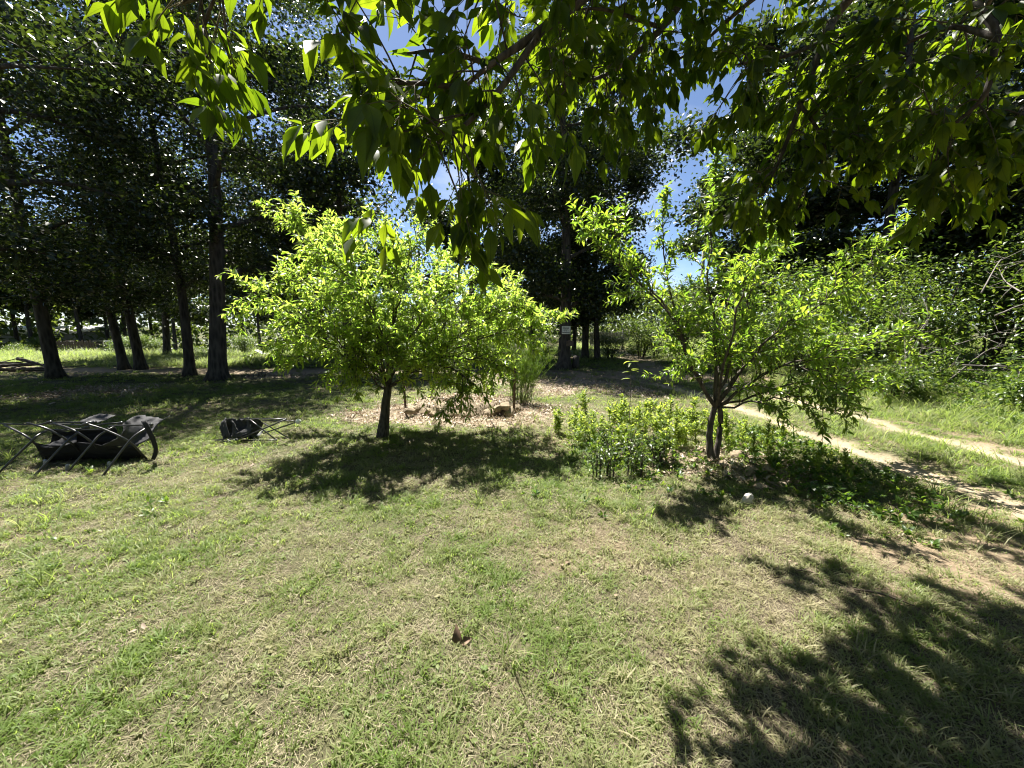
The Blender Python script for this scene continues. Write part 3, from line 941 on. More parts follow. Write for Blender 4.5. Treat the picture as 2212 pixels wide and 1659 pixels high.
def limb_set(limbs, base, r0, g, Lv, nsub, sublen, spacing, lsize, tint, start=0.15, upbias=0.35):
    """One branch mesh per limb, with twigs; fills Lv. Coordinates relative to base."""
    mes = []
    for ctrl, r, *shoot in limbs:
        kk = 1.08 if shoot else 0.55
        pts = curve_pts([np.asarray(c) - base for c in ctrl], 16)
        pts[1:-1] += g.normal(0, 0.012, (14, 3))
        T = Tubes(7)
        T.add(pts, 0.003 + (0.82 * r - 0.003) * np.linspace(1, 0, 16) ** 1.3)
        L = np.linalg.norm(np.diff(pts, axis=0), axis=1).sum()
        ns = max(3, int(nsub * L))
        for k in range(ns):
            u = start + (1 - start) * (k + g.random()) / ns
            i = min(14, int(u * 15))
            q = pts[i] + (pts[i + 1] - pts[i]) * g.random()
            d = unit(pts[i + 1] - pts[i])
            az = unit(np.cross(d, g.normal(size=3)))
            dr = unit(d * g.uniform(0.3, 1.0) + az * g.uniform(0.5, 1.0) + np.array([0, 0, upbias * g.uniform(-0.4, 1.2)]))
            l = sublen * g.uniform(0.45, 1.2) * (1.15 - kk * u)
            e = q + dr * l
            e2 = e + unit(dr + np.array([0, 0, -0.35])) * l * 0.5
            sp_ = curve_pts([q, q + dr * l * 0.5 + np.array([0, 0, 0.03]), e, e2], 7)
            T.add(sp_, np.linspace(0.0055, 0.0018, 7), sides=4)
            shoot_leaves(Lv, None, sp_, spacing, lsize, g, tint=tint)
            for j in range(2):
                q2 = sp_[g.integers(2, 6)]
                dd = unit(dr + g.normal(0, 0.7, 3))
                s2 = curve_pts([q2, q2 + dd * l * 0.25, q2 + dd * l * 0.45 + np.array([0, 0, -0.02])], 4)
                T.add(s2, np.linspace(0.003, 0.0015, 4), sides=3)
                shoot_leaves(Lv, None, s2, spacing, lsize * 0.92, g, tint=tint)
        shoot_leaves(Lv, None, pts[9:], spacing * 0.8, lsize, g, tint=tint)
        mes.append(T)
    return mes


def tmesh_set(nm, tpls, mat, levels=5):
    out = []
    for l in range(levels):
        out.append([mesh_np(nm, v, f, mat, uv, np.full(len(v), (l + 0.5) / levels), True) for v, f, uv in tpls])
    return out


FRUIT_T = [leaf_template(4, 0.16, 0.42, dr, 0.35, tw=tw) for dr, tw in ((0.25, 0.2), (0.45, -0.3), (0.1, 0.0))]


def fruit_tree(name, label, base, trunks, limbs, mat, g, nsub, sublen, spacing, lsize, tint, group=None, ups=0.35):
    root = empty(name, base, label, "fruit tree", group)
    T = Tubes(12)
    for ctrl, rr in trunks:
        pp = curve_pts([np.asarray(c) - base for c in ctrl], 14)
        pp[1:-1] += g.normal(0, 0.004, (12, 3))
        T.add(pp, rr, lump=0.12)
    link("trunk", T.mesh("trunk", M_BARK2), root)
    Lv = Leaves()
    for tb in limb_set(limbs, base, 0, g, Lv, nsub, sublen, spacing, lsize, tint, upbias=ups):
        link("branch", tb.mesh("branch", M_BARK2), root)
    # leaves in world space for picking
    W_ = Leaves(); p, a, side, n, L, t = Lv.arr(); W_.add(p + base, a, n, L, t)
    ids = W_.pick(300)
    keep = np.ones(len(p), bool); keep[ids] = False
    link("foliage", Lv.mesh("foliage", FRUIT_T, mat, keep, True), root, kind="stuff")
    Lv.objects(ids, tmesh_set("leaf", FRUIT_T, mat), root)
    return root, len(p)


g = np.random.default_rng(31)
bP = gpos(826, 945, -0.03)
f1 = P(838, 838, 5.27)
plum_limbs = [([f1, P(790, 760, 5.1), P(700, 690, 4.8), P(600, 650, 4.6), P(535, 640, 4.5)], .026),
    ([P(836, 850, 5.27), P(780, 795, 5.0), P(690, 745, 4.7), P(600, 735, 4.5)], .022),
    ([f1, P(800, 700, 5.4), P(720, 580, 5.5), P(655, 510, 5.6), P(622, 468, 5.6)], .03),
    ([f1, P(850, 700, 5.3), P(835, 570, 5.2), P(805, 478, 5.2)], .032),
    ([f1, P(880, 720, 5.5), P(930, 600, 5.8), P(1000, 520, 6.0)], .03),
    ([f1, P(930, 770, 5.4), P(1030, 690, 5.6), P(1110, 635, 5.9)], .026),
    ([f1, P(900, 790, 5.2), P(1010, 740, 5.0), P(1110, 710, 4.9), P(1195, 708, 4.85)], .024),
    ([f1, P(900, 800, 5.0), P(970, 790, 4.8), P(1010, 830, 4.7), P(965, 880, 4.7)], .02),
    ([f1, P(830, 740, 4.9), P(790, 640, 4.5), P(750, 560, 4.3)], .024),
    ([f1, P(870, 750, 4.9), P(930, 670, 4.6), P(965, 600, 4.5)], .022),
    ([f1, P(850, 740, 5.7), P(875, 620, 6.2), P(860, 520, 6.4)], .024),
    ([f1, P(780, 720, 5.7), P(690, 630, 6.1), P(610, 600, 6.3)], .022),
    ([f1, P(800, 690, 5.0), P(735, 580, 4.7), P(680, 540, 4.6)], .022),
    ([f1, P(920, 800, 5.5), P(1020, 780, 5.7), P(1090, 790, 5.7)], .02),
    ([P(850, 700, 5.3), P(880, 580, 5.2), P(905, 500, 5.3)], .018),
    ([P(800, 700, 5.4), P(760, 560, 5.3), P(735, 495, 5.3)], .016),
    ([P(900, 790, 5.2), P(960, 770, 4.8), P(1050, 780, 4.6), P(1075, 800, 4.6)], .014),
    ([f1, P(760, 770, 4.8), P(710, 720, 4.4), P(660, 690, 4.2)], .018),
    ([f1, P(800, 790, 4.9), P(770, 770, 4.6), P(760, 800, 4.5)], .012),
    ([f1, P(930, 740, 5.1), P(1000, 650, 5.0), P(1050, 590, 5.0)], .018),
    ([f1, P(920, 780, 5.1), P(1000, 720, 4.9), P(1080, 675, 4.85), P(1130, 655, 4.8)], .016),
    ([P(930, 740, 5.1), P(1000, 690, 5.3), P(1060, 700, 5.4), P(1110, 690, 5.4)], .012),
    ([f1, P(820, 780, 4.9), P(830, 740, 4.6), P(850, 790, 4.5)], .012),

]
plum, npl = fruit_tree("plum_tree", "bright yellow-green young fruit tree left of centre, single trunk, before the ring of stones", bP,
    [([bP, P(832, 890, 5.27), f1, P(840, 810, 5.28)], [.088, .068, .058, .05, .042])], plum_limbs, M_PLUM, g, 16, 0.44, 0.019, 0.096, (0.48, 0.38), "young fruit trees on the lawn")

bT = gpos(1538, 1003, -0.03)
f2 = P(1546, 880, 4.17)
peach_limbs = [([f2, P(1500, 800, 4.1), P(1455, 690, 4.1), P(1345, 581, 4.1), P(1245, 490, 4.1)], .028),
    ([f2, P(1480, 760, 4.3), P(1440, 600, 4.5), P(1432, 480, 4.6), P(1440, 410, 4.65)], .022, 1),
    ([f2, P(1545, 740, 4.3), P(1532, 600, 4.4), P(1537, 450, 4.6), P(1548, 320, 4.7)], .026, 1),
    ([f2, P(1590, 740, 4.3), P(1635, 590, 4.4), P(1650, 440, 4.5)], .026, 1),
    ([f2, P(1600, 800, 4.25), P(1731, 690, 4.4), P(1870, 580, 4.6), P(1955, 490, 4.7)], .03),
    ([f2, P(1640, 815, 4.1), P(1760, 770, 4.0), P(1890, 740, 3.95), P(1985, 715, 3.9)], .022),
    ([f2, P(1640, 868, 3.95), P(1720, 855, 3.85), P(1785, 885, 3.8)], .016),
    ([f2, P(1575, 740, 3.8), P(1610, 620, 3.6), P(1640, 560, 3.55)], .02),
    ([f2, P(1560, 720, 4.6), P(1600, 600, 4.9), P(1690, 520, 5.1)], .024),
    ([f2, P(1670, 720, 4.7), P(1790, 640, 5.0), P(1850, 640, 5.1)], .022),
    ([P(1455, 690, 4.1), P(1390, 600, 4.2), P(1330, 500, 4.2), P(1290, 470, 4.2)], .014),
    ([f2, P(1680, 840, 4.3), P(1800, 810, 4.4), P(1880, 820, 4.4)], .018),
    ([P(1600, 800, 4.25), P(1680, 720, 4.0), P(1780, 650, 3.9), P(1820, 560, 3.9)], .016),
    ([f2, P(1700, 790, 4.0), P(1800, 830, 3.9), P(1850, 850, 3.9)], .014),
]
peach, npe = fruit_tree("peach_tree", "spreading green fruit tree right of centre with two-stemmed trunk in a weedy bed", bT,
    [([bT, P(1532, 950, 4.15), P(1540, 890, 4.17), f2], [.046, .033, .03, .028]), ([bT + (0.025, 0.02, 0), P(1552, 950, 4.2), P(1556, 890, 4.2), f2 + (0.02, 0, 0.03)], [.04, .03, .028, .026])],
    peach_limbs, M_PEACH, g, 14, 0.38, 0.021, 0.096, (0.4, 0.32), "young fruit trees on the lawn", 0.55)

# ------------------------------------------------------------------ overhanging hickory: trunk stands beside the photographer, boughs hang in from above
g = np.random.default_rng(47)
bH = np.array((3.3, 0.1, H(3.3, 0.1) - 0.05))
forkH = np.array((3.15, 0.25, 2.3))
crownH = np.array((2.7, 1.1, 3.7))
hick = empty("hickory_tree", bH, "tree whose large compound leaves hang down across the upper right of the view", "tree")
T = Tubes(14)
T.add(curve_pts([bH - bH, (-0.05, 0.05, 1.2), forkH - bH, crownH - bH, np.array((2.6, 1.2, 6.0)) - bH], 24), [.28, .2, .18, .15, .1, .06], lump=0.1)
link("trunk", T.mesh("trunk", M_BARK), hick)
up0 = np.array((2.3, 1.6, 3.9))
hl = [  # control points, start radius, share at which leaves start, twigs per metre, leaflet length
    ([forkH, up0, P(1420, -140, 2.3), P(1253, 0, 2.1), P(1150, 80, 2.0), P(1060, 140, 1.85), P(985, 205, 1.8)], .05, .40, 10, .125),
    ([P(1170, 65, 2.02), P(1090, 180, 1.85), P(1010, 265, 1.7), P(935, 315, 1.6)], .018, .15, 13, .14),
    ([P(1060, 140, 1.85), P(960, 110, 1.85), P(880, 115, 1.85)], .012, .1, 13, .12),
    ([P(1000, 190, 1.8), P(900, 180, 1.75), P(830, 180, 1.7)], .012, .2, 13, .12),
    ([P(1253, 0, 2.1), P(1150, -40, 2.0), P(1050, -40, 1.95)], .014, .2, 12, .12),
    ([forkH, up0, P(1560, -80, 3.0), P(1430, 60, 2.8), P(1330, 150, 2.5), P(1220, 190, 2.2)], .045, .35, 10, .13),
    ([P(1430, 60, 2.8), P(1300, 20, 2.7), P(1190, 30, 2.7)], .014, .1, 12, .12),
    ([forkH, up0, P(1850, -20, 2.7), P(1782, 88, 2.6), P(1735, 210, 2.6), P(1690, 330, 2.6), P(1650, 420, 2.65)], .04, .40, 11, .115),
    ([P(1782, 88, 2.6), P(1700, 120, 2.5), P(1640, 130, 2.5), P(1590, 140, 2.5)], .014, .1, 13, .12),
    ([P(1725, 220, 2.6), P(1780, 310, 2.5), P(1760, 400, 2.5)], .012, .1, 13, .11),
    ([forkH, P(2230, -60, 2.0), P(2155, 81, 2.0), P(2130, 199, 2.0), P(2070, 260, 2.05), P(1990, 310, 2.1)], .022, .30, 12, .12),
    ([P(2155, 81, 2.0), P(2050, 60, 2.2), P(1930, 110, 2.3), P(1860, 180, 2.3)], .014, .1, 13, .12),
    ([forkH, P(2330, 180, 2.1), P(2220, 300, 2.1), P(2160, 370, 2.1)], .02, .3, 12, .12),
    ([up0, P(1750, -100, 3.4), P(1600, 20, 3.6), P(1480, 120, 3.7), P(1380, 150, 3.7)], .03, .25, 11, .12),
    ([up0, P(1980, -60, 3.6), P(1850, 130, 4.0), P(1740, 220, 4.2), P(1640, 200, 4.3)], .03, .25, 11, .11),
    ([P(1850, 130, 4.0), P(1900, 260, 4.0), P(1860, 380, 3.9)], .014, .1, 12, .11),
    ([up0, P(2150, -20, 3.0), P(2060, 150, 3.1), P(1960, 230, 3.2)], .02, .25, 12, .12),
    ([crownH, (1.6, 2.2, 4.1), (0.9, 3.0, 3.9), (0.2, 2.9, 3.7)], .03, .35, 10, .12),
    ([forkH, (1.6, .5, 3.5), (0.2, .75, 3.3), P(640, -190, 1.15), P(560, -90, 1.25), P(470, -20, 1.3), P(380, 10, 1.3)], .012, .74, 15, .098),
    ([P(560, -90, 1.25), P(610, -50, 1.3), P(650, -50, 1.35)], .006, .1, 16, .09),
    ([P(470, -20, 1.3), P(450, 30, 1.35), P(440, 60, 1.35)], .005, .1, 16, .095),
]
HICK_T = [leaf_template(7, 0.205, 0.45, dr, 0.25, wave=0.005, tw=tw) for dr, tw in ((0.22, 0.25), (0.4, -0.3), (0.08, 0.1), (0.55, 0.0))]
Lv = Leaves()


def compound(Lv, T, q, d, L0, g):
    """One pinnate leaf: stalk with a terminal leaflet and two or three pairs."""
    rl = L0 * g.uniform(0.9, 1.4)
    e = q + unit(d) * rl + np.array([0, 0, -0.10 * rl])
    pts = curve_pts([q, (q + e) / 2 + np.array([0, 0, 0.03 * rl]), e], 5)
    T.add(pts, np.linspace(0.0022, 0.0014, 5), sides=3)
    d = unit(pts[-1] - pts[-2])
    s = unit(np.cross(d, (0, 0, 1.0)) + g.normal(0, .15, 3))
    tn = np.clip(g.normal(0.45, 0.22), 0, 1)
    for u, sz, sg in ((1, 1.05, 0), (1, .95, 1), (1, .95, -1), (.6, .75, 1), (.6, .75, -1)):
        p = pts[4] if u == 1 else pts[2]
        a = d * (1.0 if sg == 0 else 0.65) + s * sg * g.uniform(.55, .95) + np.array([0, 0, g.uniform(-.75, -.05)]) + g.normal(0, .1, 3)
        nrm = np.array([0, 0, 1.0]) + g.normal(0, .38, 3) - 0.5 * d
        Lv.add(p, a, nrm, L0 * sz * g.uniform(.8, 1.15), np.clip(tn + g.normal(0, .1), 0, 1))


for ctrl, r, st, dens, L0 in hl:
    pts = curve_pts(ctrl, 26)
    T = Tubes(7)
    T.add(pts - bH, np.linspace(r, 0.005, 26))
    segl = np.linalg.norm(np.diff(pts, axis=0), axis=1)
    Lused = segl[int(st * 25):].sum()
    T2 = Tubes(4)
    T2.v, T2.f, T2.n = [], [], 0
    for k in range(max(4, int((1.75 if pts[-1][0] < .6 else 2.3) * dens * Lused))):
        u = st + (1 - st) * g.random()
        i = min(24, int(u * 25))
        q = pts[i] + (pts[i + 1] - pts[i]) * g.random()
        d0 = unit(pts[i + 1] - pts[i])
        az = unit(np.cross(d0, g.normal(size=3)))
        dr = unit(d0 * g.uniform(0.2, .9) + az + np.array([0, 0, g.uniform(-.5, .35)]))
        l = g.uniform(0.05, 0.30) * (L0 / .12)
        e = q + dr * l
        tw = curve_pts([q, (q + e) / 2 + np.array([0, 0, .015]), e], 4)
        T.add(tw - bH, np.linspace(.0045, .0026, 4), sides=4)
        for j in range(g.integers(3, 5)):
            compound(Lv, T2, tw[-1], unit(dr + g.normal(0, .55, 3) + np.array([0, 0, -.25])), L0, g)
    T2.v = [v - bH for v in T2.v]
    bo = link("branch", T.mesh("branch", M_BARK2), hick)
    link("leaf_stalks", T2.mesh("leaf_stalks", M_TWIG), bo, kind="stuff")
# upper canopy, above the view: a few limbs and the sprays that hang on them
upper = [[crownH, (1.9, 2.3, 4.9), (0.7, 3.0, 5.2), (-.7, 3.3, 5.0)], [crownH, (2.4, 2.4, 5.2), (1.8, 3.6, 5.6), (1.0, 4.3, 5.3)],
         [crownH, (2.9, 2.6, 5.0), (2.6, 3.8, 5.2)], [(2.6, 1.2, 5.4), (1.4, 1.8, 5.9), (0.3, 2.4, 5.7)], [(2.6, 1.2, 5.4), (3.2, 2.6, 6.0), (3.0, 3.8, 5.8)], [crownH, (3.6, -.6, 4.8), (4.4, -2.6, 5.2)], [crownH, (2.2, -.4, 5.0), (1.2, -2.4, 5.2)], [crownH, (4.2, 1.0, 4.6), (5.6, .8, 4.9)], [crownH, (1.6, 1.2, 4.6), (.4, 1.6, 4.6)]]
T2 = Tubes(4)
up_pts = []
for ctrl in upper:
    pts = curve_pts(ctrl, 20)
    T = Tubes(7); T.add(pts - bH, np.linspace(.04, .008, 20))
    link("branch", T.mesh("branch", M_BARK), hick)
    up_pts.append(pts)
up_pts = np.concatenate(up_pts)
T = Tubes(4)
for k in range(900):
    gx_ = g.uniform(-.5, 3.7)
    ymax = np.interp(gx_, [-.6, .3, .55, .8, 1.15, 1.4, 1.8, 2.3, 2.8, 3.6], [.4, .4, .5, .85, .9, 1.25, 1.65, 1.85, 1.75, 1.1])
    gy_ = g.uniform(-.9, ymax)
    if gx_ < .1 and gy_ < .5: continue
    h_ = g.uniform(4.3, 6.0)
    e = np.array([gx_ - SUN_A * h_, gy_ + SUN_B * h_, h_])
    dd = np.linalg.norm(up_pts - e, axis=1)
    q = up_pts[np.argmin(dd + (up_pts[:, 2] > e[2] + .5) * 1.0)]
    tw = curve_pts([q, (q + e) / 2 + np.array([0, 0, .06]), e], 5)
    T.add(tw - bH, np.linspace(.006, .0026, 5), sides=3)
    for j in range(3):
        compound(Lv, T2, e, unit(unit(e - q) + g.normal(0, .8, 3) + np.array([0, 0, -.2])), .125, g)
for k in range(700):
    e = np.array([g.uniform(.2, 6.2), g.uniform(-4.5, 1.6), 0])
    e[2] = g.uniform(3.6, 6.5) - .12 * math.hypot(e[0] - 3, e[1]) ** 1.3
    if e[1] > .9 - .45 * (e[2] - 3): continue
    dd = np.linalg.norm(up_pts - e, axis=1)
    d0_ = unit(e - crownH)
    q = e - d0_ * g.uniform(.2, .6)
    T.add(curve_pts([q - bH, (q + e) / 2 - bH + (0, 0, .03), e - bH], 4), np.linspace(.006, .0026, 4), sides=3)
    for j in range(3):
        compound(Lv, T2, e, unit(d0_ + g.normal(0, .8, 3)), .15, g)
T2.v = [v - bH for v in T2.v]
link("twigs", T.mesh("twigs", M_BARK2), hick, kind="stuff")
link("leaf_stalks", T2.mesh("leaf_stalks", M_TWIG), hick, kind="stuff")
ids = Lv.pick(300)
p, a, side, n, L, t_ = Lv.arr()
keep = np.ones(len(p), bool); keep[ids] = False
Lh = Leaves(); Lh.add(p - bH, a, n, L, t_)
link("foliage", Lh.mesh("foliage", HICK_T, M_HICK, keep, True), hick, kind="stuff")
Lh.objects(ids, tmesh_set("leaf", HICK_T, M_HICK), hick)
print("LEAVES plum", npl, "peach", npe, "hickory", len(p))

# ------------------------------------------------------------------ shrubs and brambles
def shrub_meshes(w, h, nl, leaf, seed, mat=None, tpl=None, stems=7):
    g = np.random.default_rng(seed)
    T = Tubes(5)
    tips = []
    for k in range(stems):
        az = g.random() * 6.283
        e = np.array([math.cos(az) * w * .5 * g.uniform(.3, 1), math.sin(az) * w * .5 * g.uniform(.3, 1), h * g.uniform(.55, 1)])
        pts = curve_pts([(0.06 * math.cos(az), .06 * math.sin(az), -.05), e * (.35, .35, .55), e], 8)
        T.add(pts, np.linspace(.018 * h ** .5, .004, 8))
        tips += [pts[i] for i in (3, 4, 5, 6, 7, 7)]
        for j in range(4):
            q = pts[g.integers(2, 7)]
            e2 = q + unit(np.array([*g.normal(0, 1, 2), g.uniform(-.3, .9)])) * g.uniform(.2, .45) * w * .5
            s = curve_pts([q, (q + e2) / 2 + (0, 0, .03), e2], 4)
            T.add(s, np.linspace(.006, .002, 4), sides=3)
            tips += [s[2], s[3], e2]
    C = np.array(tips)
    p = C[g.integers(0, len(C), nl)] + g.normal(0, 1, (nl, 3)) * np.array([.12 * w, .12 * w, .085 * h])
    p[:, 2] = np.maximum(p[:, 2], 0.02 + .1 * g.random(nl))
    L = Leaves()
    a = g.normal(0, 1, (nl, 3)); a[:, 2] = a[:, 2] * .5 - .1
    nr = g.normal(0, .55, (nl, 3)); nr[:, 2] += 1
    L.add(p, a, nr, leaf * g.uniform(.6, 1.3, nl), np.clip(g.normal(.45, .28, nl), 0, 1))
    return T.mesh("stem", M_BARK2), L.mesh("foliage", tpl or leaf_template(3, .25, .45, .25, .25), mat or M_SHRUB)


shp = [shrub_meshes(2.2, 2.6, 5200, .085, 301), shrub_meshes(1.6, 1.3, 3600, .07, 302), shrub_meshes(2.6, 3.6, 6500, .09, 303), shrub_meshes(1.5, 0.9, 3200, .065, 304)]
SHR = "bushes along the right-hand wood edge"
shr = [  # x, y, proto, scale, label
    (8.3, 6.15, 3, 1.05, "low lush bush on the sunlit verge right of the sandy ruts"),
    (9.6, 5.6, 1, 1.0, "rounded bush at the right picture edge above the verge"),
    (10.6, 7.2, 2, 1.15, "tall grey-green bush filling the right picture edge"),
    (9.4, 8.6, 0, 0.95, "bush under the fallen grey branches at right"),
    (11.8, 9.6, 2, 1.2, "high bush behind the fallen grey branches at right"),
    (7.7, 9.2, 1, 1.15, "bush behind the right fruit tree's lower right boughs"),
    (8.4, 11.2, 0, 1.1, "dense bush where the sandy ruts fade into the wood"),
    (6.9, 12.4, 1, 1.3, "leafy bush seen through the right fruit tree, left of the wood"),
    (9.9, 12.6, 2, 1.0, "tall bush at the foot of the dark wood trees"),
    (13.2, 6.5, 2, 1.2, "tall bush beyond the right picture edge's dead brush"),
    (7.2, 16.0, 0, 1.2, "bush at the bend of the drive under distant trees"),
    (6.2, 18.5, 1, 1.5, "far bush beside the sunny clearing right of the slim oaks"),
    (11.6, 4.4, 0, 1.0, "bush at the far right edge over the verge grass"),
    (10.4, 6.0, 2, .9, "dark green bush at the right picture edge behind the low lush bush"),
    (12.2, 8.2, 2, 1.1, "tall bush between the dead branches and the wood at right"),
    (10.2, 10.3, 0, 1.2, "bush in front of the dark wood trees, right of the track"),
    (7.6, 7.6, 3, 1.0, "low bush between ruts and brambles behind the right fruit tree"),
]
for x_, y_, k, s_, lab in shr:
    r = empty("shrub", (x_, y_, H(x_, y_)), lab, "bush", SHR)
    r.scale = (s_,) * 3; r.rotation_euler = (0, 0, R.random() * 6.28)
    link("stem", shp[k][0], r); link("foliage", shp[k][1], r, kind="stuff")
FSH = "weedy bushes along the far field's edge"
for k in range(20):
    px_ = (-80, 10, 60, 120, 330, 430, 520, 590, 700, 760, 930, 1010, 1090, 1180, 1320, 1370, 1420, 240, 290, 850)[k]
    y_ = 21 + 6 * R.random() if px_ < 900 else 17.5 + 4 * R.random()
    x_ = P(px_, 700, y_)[0]
    r = empty("shrub", (x_, y_, H(x_, y_)), "weedy bush along the far edge of the sunny field", "bush", FSH)
    s_ = R.uniform(.6, 1.0)
    r.scale = (s_ * 1.3, s_ * 1.3, s_); r.rotation_euler = (0, 0, R.random() * 6.28)
    q = shp[(1, 3)[k % 2]]
    link("stem", q[0], r); link("foliage", q[1], r, kind="stuff")

# dead grey branches caught in the brambles
def dead_brush(base, label, n, spread, h, seed, dirn):
    g = np.random.default_rng(seed)
    root = empty("dead_branch", base, label, "dead branch", "fallen dead branches at the wood edge")
    for k in range(n):
        st = np.array([g.normal(0, spread * .2), g.normal(0, spread * .2), g.uniform(.1, h)])
        d = unit(np.array(dirn) + g.normal(0, .35, 3))
        L_ = spread * g.uniform(.5, 1.2)
        pts = curve_pts([st, st + d * L_ * .5 + g.normal(0, .08, 3), st + d * L_ + np.array([0, 0, -.25 * L_ * g.random()])], 9)
        T = Tubes(5); T.add(pts, np.linspace(.014, .004, 9))
        for j in range(7):
            q = pts[g.integers(2, 8)]
            e = q + unit(d * .7 + g.normal(0, .7, 3)) * L_ * g.uniform(.15, .4)
            T.add(curve_pts([q, (q + e) / 2 + g.normal(0, .03, 3), e], 4), np.linspace(.006, .002, 4), sides=3)
        link("branch", T.mesh("branch", M_DEAD), root)


dead_brush(np.array((8.9, 7.0, .3)), "grey leafless branches slanting through the tall bush at right", 9, 2.0, 1.9, 401, (.9, .1, .35))
dead_brush(np.array((7.9, 7.7, .2)), "pale bare branches arching above the low bush at right", 7, 1.2, 1.0, 402, (.4, .3, .8))
dead_brush(np.array((9.3, 6.0, .3)), "matted brown dead brush low at the right picture edge", 9, 1.1, .6, 403, (.8, .0, .3))

# upright weeds behind the right fruit tree
def weed_meshes(h, seed):
    g = np.random.default_rng(seed)
    T = Tubes(4); L = Leaves()
    e = np.array([g.normal(0, .06), g.normal(0, .06), h])
    pts = curve_pts([(0, 0, -.02), e * .5 + g.normal(0, .015, 3), e], 8)
    T.add(pts, np.linspace(.004, .0016, 8))
    shoot_leaves(L, None, pts, .008, .095, g, up=.5, droop=.25, tint=(.55, .25))
    for k in range(3):
        q = pts[g.integers(2, 6)]
        d = unit(np.array([*g.normal(0, 1, 2), 1.3]))
        s = curve_pts([q, q + d * h * .2, q + d * h * .38], 4)
        T.add(s, np.linspace(.0026, .0012, 4), sides=3)
        shoot_leaves(L, None, s, .009, .07, g, up=.5, droop=.25, tint=(.55, .25))
    return T.mesh("stem", M_TWIG), L.mesh("foliage", FRUIT_T, M_WEED, None, True)


wq = [shrub_meshes(.5, .5, 130, .07, 540 + k, stems=5) for k in range(3)]
wp = [weed_meshes(h_, 500 + k) for k, h_ in enumerate((.38, .46, .55, .5, .42, .62))]
WD = "upright weeds round the right fruit tree"
spots = []
gw = np.random.default_rng(52)
while len(spots) < 84:
    x_, y_ = gw.uniform(.5, 3.1), gw.uniform(4.0, 6.3)
    e = math.hypot((x_ - 1.75) / 1.15, (y_ - 5.1) / 1.05)
    if e < 1 and math.hypot(x_ - 2.27, y_ - 4.17) > .3: spots.append((x_, y_, 'b'))
for k in range(17):
    spots.append((gw.uniform(.85, 1.75), gw.uniform(3.7, 4.7), 'l'))
for k in range(26):
    spots.append((gw.uniform(2.6, 3.6), gw.uniform(3.6, 5.6), 'r'))
LB = {'b': "leafy upright weed in the sunlit patch behind the right fruit tree", 'l': "dark green weed at the left front of the fruit tree's bed", 'r': "weed in the shaded strip between right fruit tree and ruts"}
for k, (x_, y_, w_) in enumerate(spots):
    r = empty("weed_plant", (x_, y_, H(x_, y_)), LB[w_], "weed", WD + {'b': ", sunlit back patch", 'l': ", left front", 'r': ", shaded right strip"}[w_])
    s_ = gw.uniform(.6, 1.1) * {'b': .85, 'l': .8, 'r': .75}[w_]
    r.scale = (s_,) * 3; r.rotation_euler = (0, 0, gw.random() * 6.28)
    q = wp[k % 6] if w_ != 'l' else wq[k % 3]
    link("stem", q[0], r); link("foliage", q[1], r, kind="stuff")
# one tall thin sapling in front of the drive
q = P(1358, 905, 4.9)
r = empty("sapling", (q[0], 4.9, H(q[0], 4.9)), "tall thin sapling with few bright leaves at its tip, left of the right fruit tree", "sapling")
T = Tubes(5); T.add(curve_pts([(0, 0, -.03), (.01, 0, .5), (.0, .02, 1.08)], 8), np.linspace(.006, .0025, 8)); link("stem", T.mesh("stem", M_BARK2), r)
L = Leaves()
for z_, az in ((1.08, .3), (1.08, 2.3), (1.06, 4.2), (.98, 0.1), (.97, 5.6), (.95, 3.2), (.86, 2.9)):
    L.add((0, .02, z_), (math.cos(az), math.sin(az), .1), (0, 0, 1), .12, .8)
link("foliage", L.mesh("foliage", FRUIT_T, M_WEED, None, True), r)

# feathery clump behind the right post
bF = gpos(1128, 855); bF[1] = 7.35; bF[0] = P(1125, 800, 7.35)[0]
r = empty("feathery_plant", (bF[0], bF[1], H(bF[0], bF[1])), "tall feathery bright green clump behind the right steel post", "plant")
g = np.random.default_rng(61)
T = Tubes(3); V = []
for k in range(70):
    az = g.random() * 6.283; sp_ = g.uniform(.05, .8)
    hh = g.uniform(.75, 1.35)
    e = np.array([math.cos(az) * sp_ + .1, math.sin(az) * sp_ * .6, hh])
    pts = curve_pts([np.array((math.cos(az), math.sin(az), 0)) * g.uniform(.02, .24), e * (.5, .5, .55), e], 7)
    T.add(pts, np.linspace(.005, .002, 7))
    for j in range(30):
        i = g.integers(2, 7); q = pts[min(i, 6)] + g.normal(0, .01, 3)
        d = unit(np.array([*g.normal(0, .6, 2), 1.0])) * g.uniform(.06, .16)
        T.add([q, q + d], [.0032, .0014], sides=3)
fm = T.mesh("foliage", M_FERN)
fm.attributes.new("tint", 'FLOAT', 'POINT').data.foreach_set("value", g.random(len(fm.vertices)).astype(np.float32))
link("foliage", fm, r, kind="stuff")
bD = bF + (0.02, -.12, 0)
r = empty("dead_weed", (bD[0], bD[1], H(bD[0], bD[1])), "brown dried stalks at the foot of the feathery green clump", "dead plant")
T = Tubes(3)
for k in range(150):
    q = np.array([g.normal(.1, .24), g.normal(0, .16), g.uniform(0, .3)])
    d = unit(np.array([*g.normal(0, .8, 2), .8])) * g.uniform(.1, .35)
    T.add([q, q + d * .6 + g.normal(0, .02, 3), q + d], [.002, .0015, .001], sides=3)
link("stalks", T.mesh("stalks", plain_mat("brown_stalk", (.24, .17, .13), (.46, .37, .30), 30, .8)), r, kind="stuff")
